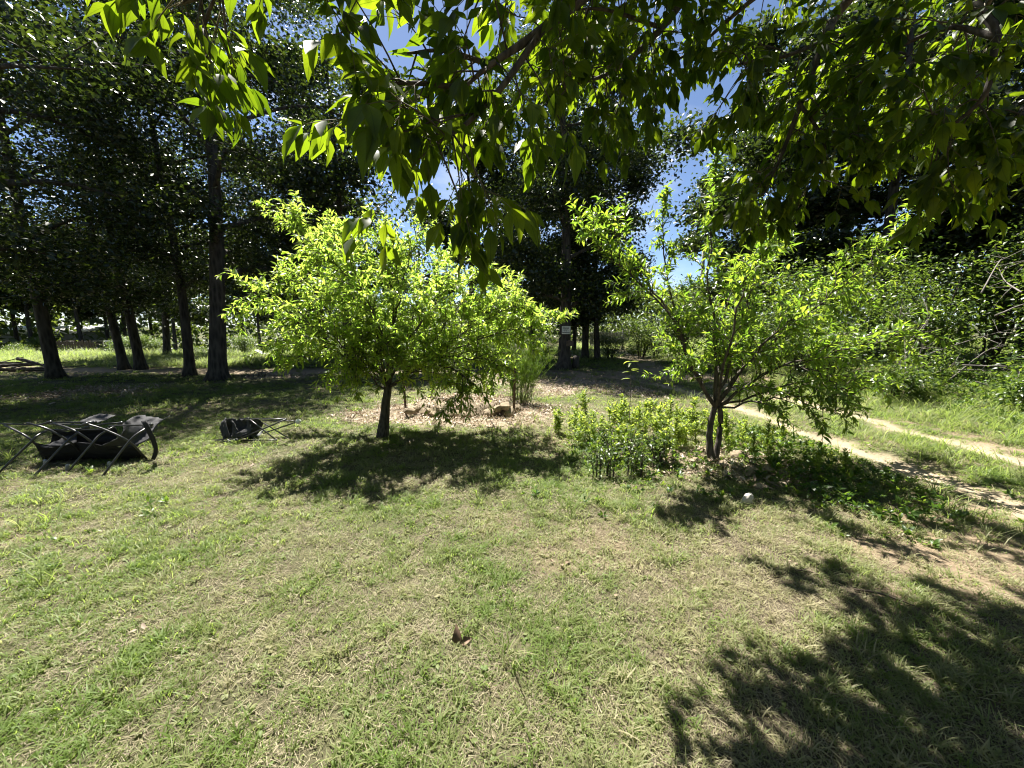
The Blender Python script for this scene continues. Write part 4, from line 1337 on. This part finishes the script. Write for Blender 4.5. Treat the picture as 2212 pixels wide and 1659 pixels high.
# small dead weed by the far path
q = gpos(552, 812)
r = empty("dead_weed", q, "small curled dead weed by the far sandy path", "dead plant")
T = Tubes(4)
for k in range(9):
    x0 = g.uniform(-.25, .3)
    T.add(curve_pts([(x0, 0, 0), (x0 + g.normal(0, .05), 0, .14), (x0 + g.uniform(.05, .2), g.normal(0, .05), g.uniform(.05, .22))], 6), np.linspace(.012, .004, 6))
link("stalk", T.mesh("stalk", M_BROWN), r)

# ------------------------------------------------------------------ raised bed
def rock_mesh(sx, sy, sz, seed, mat, rough=.22):
    import bmesh
    bm = bmesh.new()
    bmesh.ops.create_icosphere(bm, subdivisions=2, radius=1)
    g = np.random.default_rng(seed)
    dirs = g.normal(size=(9, 3)); dirs /= np.linalg.norm(dirs, axis=1)[:, None]
    cut = g.uniform(.62, .92, 9)
    for v in bm.verts:
        c_ = np.array(v.co)
        for d, k in zip(dirs, cut):
            e = c_ @ d
            if e > k: c_ -= d * (e - k)
        c_ *= 1 + rough * .25 * (g.random() - .5)
        v.co = (c_[0] * sx, c_[1] * sy, c_[2] * sz)
    me = bpy.data.meshes.new("stone"); bm.to_mesh(me); bm.free()
    me.materials.append(mat)
    return me


stones = [rock_mesh(.13, .10, .085, 600 + k, M_STONE) for k in range(6)]
bed = empty("stone_ring", (BED[0], BED[1], H(BED[0] + 1.3, BED[1])), "low ring of tan field stones filled with dry leaves behind the left fruit tree", "garden bed")
for k in range(34):
    a_ = k / 34 * 6.283 + R.normal(0, .05)
    o = link("stone", stones[k % 6], bed)
    o.location = (math.cos(a_) * .95, math.sin(a_) * .55 + .1, .03 + R.normal(0, .015))
    o.rotation_euler = (R.normal(0, .25), R.normal(0, .25), a_ + 1.57 + R.normal(0, .4))
    s_ = R.uniform(.65, 1.15); o.scale = (s_, s_, s_ * R.uniform(.8, 1.3))
for px_, py_, dz, s_ in ((1092, 868, .17, 1.0), (1075, 872, .13, .8), (1098, 880, .06, 1.1), (1060, 884, .05, 1.0), (885, 888, .09, .9)):
    q = P(px_, py_, BED[1] - .42)
    o = link("stone", stones[R.integers(0, 6)], bed); o.location = (q[0] - BED[0], q[1] - BED[1], dz); o.scale = (s_,) * 3; o.rotation_euler = (.2, .15, R.random() * 6)


def t_post(px_, py_, y_, h_, label, tilt=0.0):
    q = P(px_, py_, y_)
    r = empty("fence_post", (q[0], y_, H(q[0], y_)), label, "post", "steel posts at the bed of stones")
    r.rotation_euler = (0, tilt, 0)
    import bmesh
    bm = bmesh.new()
    def bx(x0, x1, y0, y1, z0, z1):
        vs = [bm.verts.new(c) for c in ((x0, y0, z0), (x1, y0, z0), (x1, y1, z0), (x0, y1, z0), (x0, y0, z1), (x1, y0, z1), (x1, y1, z1), (x0, y1, z1))]
        for f in ((0, 3, 2, 1), (4, 5, 6, 7), (0, 1, 5, 4), (1, 2, 6, 5), (2, 3, 7, 6), (3, 0, 4, 7)): bm.faces.new([vs[i] for i in f])
    bx(-.02, .02, -.004, .004, -.2, h_)
    bx(-.004, .004, .0045, .03, -.2, h_ - .003)
    for k in range(int(h_ / .055)): bx(-.008, .008, -.011, -.0042, .05 + k * .055, .065 + k * .055)
    me = bpy.data.meshes.new("post"); bm.to_mesh(me); bm.free(); me.materials.append(M_RUST)
    link("post", me, r)


t_post(1110, 885, 6.55, .83, "rusty dark steel post at the right end of the stone ring", .02)
t_post(877, 890, 6.5, .62, "rusty steel post at the left end of the stone ring, behind leaves", -.03)

# stones under the right fruit tree and the pale stone in front
ST = "tan stones under the right fruit tree"
for k, (px_, py_, s_) in enumerate(((1478, 985, .8), (1500, 1008, .7), (1590, 998, 1.1), (1620, 1025, .9), (1660, 1020, .8), (1560, 1015, .7), (1450, 1000, .6), (1640, 1050, .6))):
    q = G(px_, py_)
    o = link("stone", stones[k % 6]); o.location = (q[0], q[1], H(q[0], q[1]) + .02); o.scale = (s_ * .8,) * 3; o.rotation_euler = (.1, .2, k * 1.3)
    tag(o, "rough tan stone half buried under the right fruit tree", "stone", ST)
q = G(1612, 1085)
o = link("stone", rock_mesh(.055, .045, .075, 660, M_WSTONE)); o.location = (q[0], q[1], H(q[0], q[1]) + .04); o.rotation_euler = (.3, .35, .4)
tag(o, "pale whitish stone in the shade in front of the right fruit tree", "stone")
for k, (px_, py_) in enumerate(((2316 * .737, 1641 * .737 + 0), (1330, 1290), (760, 1190), (1720, 1215), (2030, 1245), (1500, 1410))):
    q = G(px_, py_)
    o = link("pebble", rock_mesh(.012, .009, .005, 670 + k, M_STONE)); o.location = (q[0], q[1], H(q[0], q[1]) + .012)
    tag(o, "small tan pebble lying in the short grass", "pebble", "small pebbles on the lawn")
# curled brown leaf standing in the lawn
q = G(984, 1392)
L = Leaves(); L.add((0, 0, .005), (.15, .05, 1), (.3, -1, .1), .085, .1); L.add((.02, .0, .0), (.9, .1, .55), (0, -.6, .8), .07, .2)
me = L.mesh("dead_leaf", leaf_template(5, .3, .5, .5, .9), plain_mat("brown_leaf", (.06, .035, .02), (.15, .09, .05), 30, .7))
o = link("dead_leaf", me); o.location = (q[0], q[1], H(q[0], q[1])); tag(o, "curled dark brown dead leaf standing in the short grass", "leaf")
# sticks on the bare soil, lower right
for k, (a_, b_, lab) in enumerate((((2330 * .737, 1670 * .737 + 0), (2420 * .737, 1690 * .737), "short reddish stick on the bare soil in front of the shadow"), ((1845, 1275), (1975, 1310), "thin dark twig on the bare soil at lower right"))):
    p0, p1 = G(*a_), G(*b_)
    c0 = np.array((p0[0], p0[1], H(p0[0], p0[1])))
    T = Tubes(5); T.add(curve_pts([(0, 0, .012), (p1 - p0) * .5 + (0, .02, .02), (p1 - p0) + (0, 0, .01)], 8), [.006, .007, .003], lump=.2)
    o = link("stick", T.mesh("stick", M_BROWN)); o.location = c0; tag(o, lab, "stick")

# ------------------------------------------------------------------ sign, board, utility pole
def box_mesh(name, x0, x1, y0, y1, z0, z1, mat, bev=0.0):
    import bmesh
    bm = bmesh.new()
    bmesh.ops.create_cube(bm, size=1)
    for v in bm.verts: v.co = ((x0 + x1) / 2 + v.co.x * (x1 - x0), (y0 + y1) / 2 + v.co.y * (y1 - y0), (z0 + z1) / 2 + v.co.z * (z1 - z0))
    if bev: bmesh.ops.bevel(bm, geom=bm.edges[:], offset=bev, segments=2, affect='EDGES')
    me = bpy.data.meshes.new(name); bm.to_mesh(me); bm.free(); me.materials.append(mat)
    return me


q = P(1223, 713, CEN[1] - .36)
sg = empty("notice_sign", q, "small white notice with faded dark lines nailed to the big oak", "sign")
link("panel", box_mesh("panel", -.145, .145, -.004, .004, -.13, .13, M_SIGN, .002), sg)


def ink(rects, nm):
    V, Fc = [], []
    for x0, x1, z0, z1 in rects:
        n0 = len(V); V += [(x0, -.0065, z0), (x1, -.0065, z0), (x1, -.0065, z1), (x0, -.0065, z1)]; Fc += [(n0, n0 + 1, n0 + 2), (n0, n0 + 2, n0 + 3)]
    link(nm, mesh_np(nm, np.array(V), np.array(Fc), M_INK), sg)


rows = []
for z_, hh, x0, x1, w_ in ((.093, .012, -.105, .09, .011), (.050, .014, -.105, .09, .012), (.018, .006, -.08, .06, .008)):
    x = x0
    while x < x1: rows.append((x, min(x + w_ * R.uniform(.5, 1), x1), z_ - hh, z_ + hh * R.uniform(.6, 1))); x += w_ * 1.25
ink(rows, "print_lines")
ink([(-.055, -.035, -.045, .0), (-.035, -.02, -.035, -.015), (0.005, .02, -.045, .0), (-.115, -.085, -.028, -.018), (.05, .08, -.028, -.018)], "print_marks")
rows = []; x = -.125
while x < .12: rows.append((x, x + R.uniform(.012, .02), -.092, -.065 + R.uniform(-.006, .004))); x += .0235
ink(rows, "print_band")
q = P(1231, 742, CEN[1] - .36)
o = link("brown_board", box_mesh("brown_board", -.12, .12, -.03, .03, -.085, .085, M_BROWN, .004)); o.location = q
tag(o, "small brown box fixed to the big oak below the white notice", "box")
q = P(1243, 790, CEN[1] + .2)
T = Tubes(10); T.add([(0, 0, -.05), (0.01, 0, .25), (.02, 0, .42)], [.16, .12, .10], lump=.25)
o = link("stump", T.mesh("stump", M_BARK)); o.location = (q[0], CEN[1] + .2, H(q[0], CEN[1] + .2)); tag(o, "short dark stump at the right foot of the big oak", "stump")

q = P(1509, 700, 30)
up_ = empty("utility_pole", (q[0], 30, H(q[0], 30)), "grey utility pole seen through the top of the right fruit tree", "pole")
T = Tubes(10); T.add([(0, 0, -.2), (0, 0, 4), (0, 0, 7.2)], [.15, .13, .11]); link("pole", T.mesh("pole", M_GREYW), up_)
link("crossarm", box_mesh("crossarm", -.9, .9, -.21, -.13, 6.7, 6.82, M_GREYW), up_)
q = P(1344, 757, 24)
o = link("thin_post", Tubes(8).add([(0, 0, -.2), (0, 0, 1.3)], [.06, .06]).mesh("thin_post", M_GREYW)); o.location = (q[0], 24, H(q[0], 24)); tag(o, "pale thin post in the sunny clearing right of the slim oaks", "post")
q = P(1310, 745, 28)
fg = empty("board_fence", (q[0], 28, H(q[0], 28)), "low grey board fence at the back of the sunny clearing", "fence")
for k in range(11): link("board", box_mesh("board", -1.2 + k * .26, -1.2 + k * .26 + .235, -.012, .012, .05, 1.05 + R.normal(0, .02), M_GREYW), fg)
link("rail", box_mesh("rail", -1.25, 1.7, .014, .06, .35, .43, M_GREYW), fg); link("rail", box_mesh("rail", -1.25, 1.7, .014, .06, .8, .88, M_GREYW), fg)

# ------------------------------------------------------------------ far house, fence, oddments at left
hy = 34.0
hx = P(178, 707, hy)[0]
hz = H(hx, hy)
zr, ze = P(100, 706, hy + 2.6)[2] - hz, P(100, 717, hy)[2] - hz
house = empty("house", (hx - 6, hy, hz), "long low grey house with a glaring white roof beyond the field", "house")
link("wall", box_mesh("wall", -7, 6, 0, 5, 0, ze - .05, M_SIDING), house)
V = [(-7.3, -.35, ze - .03), (6.3, -.35, ze - .03), (6.3, 2.5, zr), (-7.3, 2.5, zr), (-7.3, 5.35, ze - .03), (6.3, 5.35, ze - .03)]
V += [(x, y, z + .08) for x, y, z in V]
Fq = [(0, 1, 2, 3), (3, 2, 5, 4), (6, 9, 8, 7), (9, 10, 11, 8), (0, 6, 7, 1), (4, 5, 11, 10), (0, 3, 9, 6), (3, 4, 10, 9), (1, 7, 8, 2), (2, 8, 11, 5)]
link("roof", mesh_np("roof", np.array(V), np.array(Fq), M_WHITE), house)
link("fascia", box_mesh("fascia", -7.3, 6.3, -.385, -.355, ze - .16, ze + .02, M_WHITE), house)
for x0 in (-5, -1.6, 2.2):
    w_ = link("window", box_mesh("window", x0, x0 + 1.1, -.03, .03, 1.0, 1.95, M_WHITE), house)
    link("pane", box_mesh("pane", x0 + .07, x0 + 1.03, -.04, -.034, 1.07, 1.88, M_GLASS), w_)
link("door", box_mesh("door", 4.4, 5.3, -.03, .03, .25, 2.2, M_BROWN), house)
sx = P(203, 715, hy)[0]
sh = empty("shed", (sx, hy - 1.5, hz), "low grey lean-to shed beside the white-roofed house", "shed")
link("wall", box_mesh("wall", -1.6, 1.6, 0, 2.4, 0, 2.0, M_SIDING), sh)
link("roof", box_mesh("roof", -1.75, 1.75, -.2, 2.6, 2.003, 2.12, M_GREYW), sh)
link("door", box_mesh("door", -.5, .4, -.03, -.002, .1, 1.8, M_BROWN), sh)

fy_ = 25.5
x0, x1 = P(100, 750, fy_)[0], P(250, 750, fy_)[0]
pf = empty("picket_fence", (x0, fy_, H((x0 + x1) / 2, fy_)), "brown picket fence of uneven boards in front of the grey shed", "fence")
nb_ = int((x1 - x0) / .17)
pk = [box_mesh("picket", 0, .12, -.01, .01, .02, hh, M_BROWN) for hh in (1.0, 1.07, 1.14)]
for k in range(nb_):
    if R.random() < .08: continue
    o = link("picket", pk[k % 3], pf); o.location = (k * .17, 0, 0)
for z_ in (.3, .82): link("rail", box_mesh("rail", -.05, x1 - x0, .013, .05, z_, z_ + .08, M_BROWN), pf)
q = P(240, 736, 23)
rl = empty("rail_stand", (q[0], 23, H(q[0], 23)), "thin white rail on posts by the brown picket fence", "rail")
zt = P(240, 736, 23)[2] - H(q[0], 23)
link("rail", box_mesh("rail", -.45, .45, -.03, .03, zt - .05, zt, M_WHITE), rl)
for x_ in (-.12, .3): link("post", box_mesh("post", x_ - .025, x_ + .025, -.024, .024, -.1, zt - .053, M_WHITE), rl)

q = gpos(578, 764)
wc = empty("garden_chair", q, "white garden chair tipped over in the bright far grass", "chair")
ms = box_mesh("backrest", -.02, .02, -.22, .22, 0, .62, M_WHITE, .008)
o = link("backrest", ms, wc); o.location = (-.28, 0, .05); o.rotation_euler = (0, -.95, 0)
o = link("seat", box_mesh("seat", 0, .42, -.22, .22, -.02, .02, M_WHITE, .008), wc); o.location = (-.22, 0, .07); o.rotation_euler = (0, .06, 0)
wc.scale = (.75, .75, .6)
for y_ in (-.2, .2):
    o = link("leg", box_mesh("leg", .0, .3, -.022, .022, -.02, .02, M_WHITE, .005), wc); o.location = (.2, y_, .13); o.rotation_euler = (0, -.15, 0)
q = P(655, 731, 24)
gb = empty("meter_box", (q[0], 24, H(q[0], 24)), "grey metal box on a post glimpsed behind the bright fruit tree's left side", "box")
zc = q[2] - H(q[0], 24)
link("case", box_mesh("case", -.42, .42, -.12, .12, zc - .2, zc + .16, M_GREYTUBE, .01), gb)
link("lid", box_mesh("lid", -.45, .45, -.15, .15, zc + .163, zc + .2, M_WHITE, .005), gb)
link("post", box_mesh("post", -.05, .05, -.05, .05, -.2, zc - .203, M_GREYW), gb)

# dark pile of cut branches at far left
q = gpos(35, 803)
bp_ = empty("brush_pile", q, "dark heap of cut branches at the left picture edge under the oaks", "brush pile")
for k in range(26):
    a0 = R.normal(0, .25)
    c_ = np.array([R.normal(-.3, .5), R.normal(0, .3), R.uniform(.03, .3)])
    d = np.array([math.cos(a0), math.sin(a0) * .6, R.normal(.03, .10)]) * R.uniform(.6, 1.3)
    T = Tubes(6); T.add(curve_pts([c_ - d, c_ + R.normal(0, .04, 3), c_ + d], 6), np.linspace(R.uniform(.03, .06), .012, 6))
    link("branch", T.mesh("branch", M_BARK), bp_)

# ------------------------------------------------------------------ collapsed camp chairs
def sheet(name, rows, mat, n=10, thick=.004, wrinkle=.008, seed=0):
    """Cloth through a grid of control points, crumpled a little and given thickness."""
    g = np.random.default_rng(seed)
    rows = [curve_pts(r, n) for r in rows]
    A = np.stack(rows)
    B = np.stack([curve_pts(A[:, j], n) for j in range(n)], 1)
    B = B + g.normal(0, wrinkle, B.shape) * np.where((np.arange(n) % (n - 1) == 0)[None, :, None], .3, 1)
    du = np.gradient(B, axis=0); dv = np.gradient(B, axis=1)
    nr = unit(np.cross(du, dv))
    V = np.concatenate([(B + nr * thick / 2).reshape(-1, 3), (B - nr * thick / 2).reshape(-1, 3)])
    i = np.arange(n * n).reshape(n, n)
    q = np.stack([i[:-1, :-1], i[:-1, 1:], i[1:, 1:], i[1:, :-1]], -1).reshape(-1, 4)
    edge = np.concatenate([i[0, :], i[1:, -1], i[-1, -2::-1], i[-2:0:-1, 0]])
    e2 = np.roll(edge, -1)
    q = np.concatenate([q, q[:, ::-1] + n * n, np.stack([e2, edge, edge + n * n, e2 + n * n], -1)])
    return mesh_np(name, V, q, mat, smooth_shade=True)


def C(x, y, d):      # points of the large chair, given on an enlarged crop
    return P(x / 6.0, 848 + y / 6.0, d)


bL = gpos(170, 1000)
big_ch = empty("camp_chair", bL, "collapsed black double camp chair heaped on the lawn at left", "camp chair", "collapsed camp chairs on the lawn")


def ctube(ctrl, r=.0125, nm="leg", root=None, base=None, n=12, mat=None):
    T = Tubes(8); T.add(curve_pts([np.asarray(c) - base for c in ctrl], n), r)
    return link(nm, T.mesh(nm, mat or M_TUBE), root)


K = dict(root=big_ch, base=bL)
for ct in ([C(1310, 1110, 3.75), C(1660, 650, 3.95), C(1800, 520, 4.05), C(1960, 430, 4.2)],
           [C(850, 1060, 3.85), C(1170, 690, 4.0), C(1290, 550, 4.1), C(1480, 440, 4.25)],
           [C(400, 1115, 3.75), C(540, 980, 3.82), C(860, 640, 4.0), C(1000, 525, 4.1)],
           [C(-60, 1080, 3.8), C(390, 650, 4.0), C(480, 560, 4.05), C(620, 485, 4.2)],
           [C(1110, 402, 3.95), C(1380, 490, 4.0), C(1680, 640, 4.05), C(1900, 860, 4.25)],
           [C(690, 395, 4.1), C(960, 490, 4.05), C(1200, 650, 4.1), C(1290, 760, 4.2)],
           [C(350, 392, 4.0), C(640, 480, 4.02), C(920, 650, 4.1), C(1040, 760, 4.2)],
           [C(60, 420, 4.1), C(330, 560, 4.05), C(480, 690, 4.1), C(580, 840, 4.25)]):
    ctube(ct, .0108, "leg", **K)
for ct in ([C(-60, 402, 4.15), C(480, 415, 4.15), C(640, 390, 4.15), C(1220, 385, 4.2)], [C(650, 405, 4.1), C(900, 412, 4.1), C(1125, 426, 4.05)],
           [C(660, 480, 4.05), C(920, 483, 4.1), C(1150, 450, 4.2)], [C(1030, 482, 4.15), C(1280, 478, 4.15), C(1410, 462, 4.2)],
           [C(1415, 430, 4.15), C(1640, 426, 4.15), C(1870, 418, 4.15)], [C(1250, 425, 4.2), C(1400, 400, 4.25), C(1570, 393, 4.3)],
           [C(90, 965, 4.05), C(560, 918, 4.15), C(900, 888, 4.25), C(1340, 868, 4.35)], [C(545, 1002, 3.95), C(700, 985, 4.0), C(1135, 912, 4.2)],
           [C(1450, 935, 4.1), C(1700, 905, 4.2), C(1900, 868, 4.3)], [C(880, 992, 4.0), C(1100, 968, 4.05), C(1390, 938, 4.15)]):
    ctube(ct, .0085, "rail", **K)
ctube([C(2205, 302, 4.35), C(2090, 370, 4.3), C(2010, 450, 4.25), C(1985, 520, 4.22)], .006, "rod", **K)
for x, y, d in ((1400, 950, 4.02), (570, 925, 4.0), (860, 985, 3.95)):
    c_ = C(x, y, d); ctube([c_ + (0, 0, -.045), c_ + (.012, .0, .0), c_ + (.02, 0, .045)], .016, "joint", mat=M_GREYTUBE, n=5, **K)
for x, y, d in ((1560, 395, 4.28), (1215, 388, 4.2), (1130, 450, 4.18), (640, 385, 4.12), (1950, 418, 4.2), (1110, 408, 3.95)):
    c_ = C(x, y, d); ctube([c_ + (-.02, 0, -.004), c_, c_ + (.02, 0, .004)], .017, "joint", n=5, **K)
mk = lambda rows: [[np.asarray(p_) - bL for p_ in r] for r in rows]
link("back_panel", sheet("back_panel", mk([[C(1590, 405, 4.2), C(1770, 298, 4.45), C(1950, 312, 4.5), C(2115, 342, 4.5)],
                                             [C(1590, 520, 4.15), C(1740, 440, 4.3), C(1900, 440, 4.35), C(2020, 430, 4.4)],
                                             [C(1480, 610, 4.1), C(1660, 590, 4.2), C(1850, 560, 4.3), C(1960, 520, 4.3)],
                                             [C(1300, 690, 4.05), C(1500, 700, 4.15), C(1760, 692, 4.2), C(1940, 585, 4.25)]]), M_FABRIC2, 14, wrinkle=.006, seed=1), big_ch)
link("back_panel", sheet("back_panel", mk([[C(1030, 378, 4.3), C(1180, 310, 4.45), C(1310, 276, 4.55)], [C(1130, 384, 4.28), C(1270, 345, 4.4), C(1400, 284, 4.5)],
                                             [C(1265, 392, 4.25), C(1380, 350, 4.38), C(1502, 292, 4.5)]]), M_FABRIC2, 10, wrinkle=.004, seed=2), big_ch)
link("seat_panel", sheet("seat_panel", mk([[C(450, 648, 4.05), C(760, 690, 4.1), C(1000, 640, 4.15), C(1300, 690, 4.1), C(1560, 705, 4.15), C(1740, 690, 4.2)],
                                             [C(500, 760, 4.1), C(760, 800, 4.15), C(1020, 780, 4.2), C(1300, 790, 4.2), C(1580, 790, 4.2), C(1810, 780, 4.25)],
                                             [C(570, 905, 4.2), C(780, 915, 4.25), C(1040, 895, 4.3), C(1330, 880, 4.35), C(1600, 895, 4.3), C(1890, 862, 4.35)]]), M_FABRIC, 16, wrinkle=.007, seed=3), big_ch)
link("seat_panel", sheet("seat_panel", mk([[C(520, 690, 4.04), C(700, 640, 4.2), C(860, 560, 4.35), C(990, 535, 4.4)], [C(560, 710, 4.03), C(740, 695, 4.15), C(900, 640, 4.3), C(1000, 600, 4.35)],
                                             [C(600, 715, 4.02), C(760, 705, 4.12), C(920, 665, 4.25), C(990, 650, 4.3)]]), M_FABRIC2, 10, wrinkle=.004, seed=4), big_ch)
link("back_panel", sheet("back_panel", mk([[C(660, 480, 4.3), C(900, 500, 4.35), C(1150, 470, 4.4), C(1500, 450, 4.4)], [C(680, 560, 4.35), C(900, 590, 4.4), C(1180, 560, 4.45), C(1520, 560, 4.4)],
                                             [C(640, 660, 4.4), C(900, 690, 4.45), C(1200, 680, 4.45), C(1480, 690, 4.4)]]), M_FABRIC, 12, wrinkle=.01, seed=5), big_ch)
link("armrest", sheet("armrest", mk([[C(1830, 372, 4.08), C(1895, 362, 4.06)], [C(1890, 480, 4.06), C(1945, 460, 4.04)], [C(1965, 640, 4.08), C(2025, 640, 4.06)], [C(1995, 760, 4.15), C(2042, 780, 4.13)], [C(1960, 860, 4.2), C(2010, 868, 4.18)]]), M_FABRIC, 10, thick=.008, wrinkle=.001, seed=6), big_ch)


def Dp(x, y, d):     # points of the small chair
    return P(442.4 + x * .10666, 870 + y * .10666, d)


bS = gpos(545, 950)
sm = empty("camp_chair", bS, "small collapsed grey and black camp chair lying on its side", "camp chair", "collapsed camp chairs on the lawn")
K = dict(root=sm, base=bS)
for ct in ([Dp(700, 322, 5.05), Dp(1620, 325, 5.0)], [Dp(1160, 355, 5.25), Dp(1840, 370, 5.2)], [Dp(1640, 335, 4.95), Dp(690, 740, 4.92)], [Dp(1850, 395, 5.2), Dp(1180, 620, 5.2)],
           [Dp(920, 345, 5.0), Dp(1430, 740, 4.98)], [Dp(1190, 410, 5.22), Dp(1690, 712, 5.15)]):
    ctube(ct, .0085, "leg", n=4, **K)
for ct in ([Dp(640, 755, 4.92), Dp(1440, 758, 4.95)], [Dp(480, 748, 5.1), Dp(1660, 715, 5.15)], [Dp(200, 752, 5.0), Dp(440, 735, 4.97), Dp(640, 752, 4.95)], [Dp(215, 765, 4.95), Dp(400, 780, 4.92), Dp(560, 800, 4.9)], [Dp(360, 760, 4.92), Dp(420, 730, 4.92), Dp(540, 795, 4.9)]):
    ctube(ct, .007, "rail", n=6, **K)
for x, y, d in ((1630, 330, 4.97), (1845, 382, 5.2), (1435, 750, 4.97), (880, 320, 5.02), (640, 745, 4.93), (1675, 712, 5.15)):
    c_ = Dp(x, y, d); ctube([c_ + (-.014, 0, 0), c_, c_ + (.014, 0, 0)], .013, "joint", n=4, **K)
c_ = Dp(1890, 375, 5.2)
o = ctube([c_ + (-.02, 0, .01), c_ + (-.005, 0, 0), c_ + (.02, 0, -.01)], .034, "foot_cap", n=5, mat=M_WHITE, **K)
mk = lambda rows: [[np.asarray(p_) - bS for p_ in r] for r in rows]
link("seat_panel", sheet("seat_panel", mk([[Dp(430, 310, 5.05), Dp(640, 320, 5.1), Dp(850, 330, 5.05), Dp(1110, 345, 5.15)], [Dp(300, 480, 4.98), Dp(560, 470, 5.12), Dp(860, 480, 5.1), Dp(1180, 420, 5.2)],
                                            [Dp(340, 620, 4.96), Dp(600, 600, 5.08), Dp(880, 620, 5.05), Dp(1120, 560, 5.2)], [Dp(380, 735, 4.95), Dp(640, 740, 5.0), Dp(860, 735, 5.0), Dp(1060, 720, 5.1)]]), M_FABRIC2, 16, wrinkle=.013, seed=7), sm)
link("back_panel", sheet("back_panel", mk([[Dp(560, 340, 5.0), Dp(600, 440, 4.97), Dp(690, 580, 4.95)], [Dp(560, 500, 4.97), Dp(620, 560, 4.95), Dp(700, 640, 4.94)], [Dp(545, 690, 4.93), Dp(630, 700, 4.93), Dp(800, 690, 4.93)]]), M_FABRIC2, 9, wrinkle=.006, seed=8), sm)
link("back_panel", sheet("back_panel", mk([[Dp(300, 470, 4.96), Dp(370, 360, 5.0), Dp(440, 305, 5.05)], [Dp(330, 560, 4.95), Dp(390, 470, 4.97), Dp(430, 400, 5.0)], [Dp(390, 700, 4.93), Dp(430, 690, 4.94), Dp(520, 720, 4.93)]]), M_FABRIC2, 9, wrinkle=.005, seed=9), sm)
link("back_panel", sheet("back_panel", mk([[Dp(640, 620, 4.9), Dp(740, 570, 4.95), Dp(850, 480, 5.0), Dp(860, 330, 5.0)], [Dp(640, 700, 4.9), Dp(800, 650, 4.93), Dp(950, 560, 4.97), Dp(900, 400, 5.0)]]), M_FABRIC2, 9, wrinkle=.004, seed=10), sm)
link("strap", sheet("strap", mk([[Dp(1050, 660, 5.0), Dp(1110, 600, 5.05), Dp(1180, 540, 5.1)], [Dp(1080, 690, 5.0), Dp(1150, 640, 5.05), Dp(1180, 590, 5.1)]]), M_GREYTUBE, 6, wrinkle=.001, seed=11), sm)

nt_ = sum(len(o.data.polygons) for o in S.objects if o.type == 'MESH')
print("OBJECTS", len(S.objects), "POLYS", nt_)
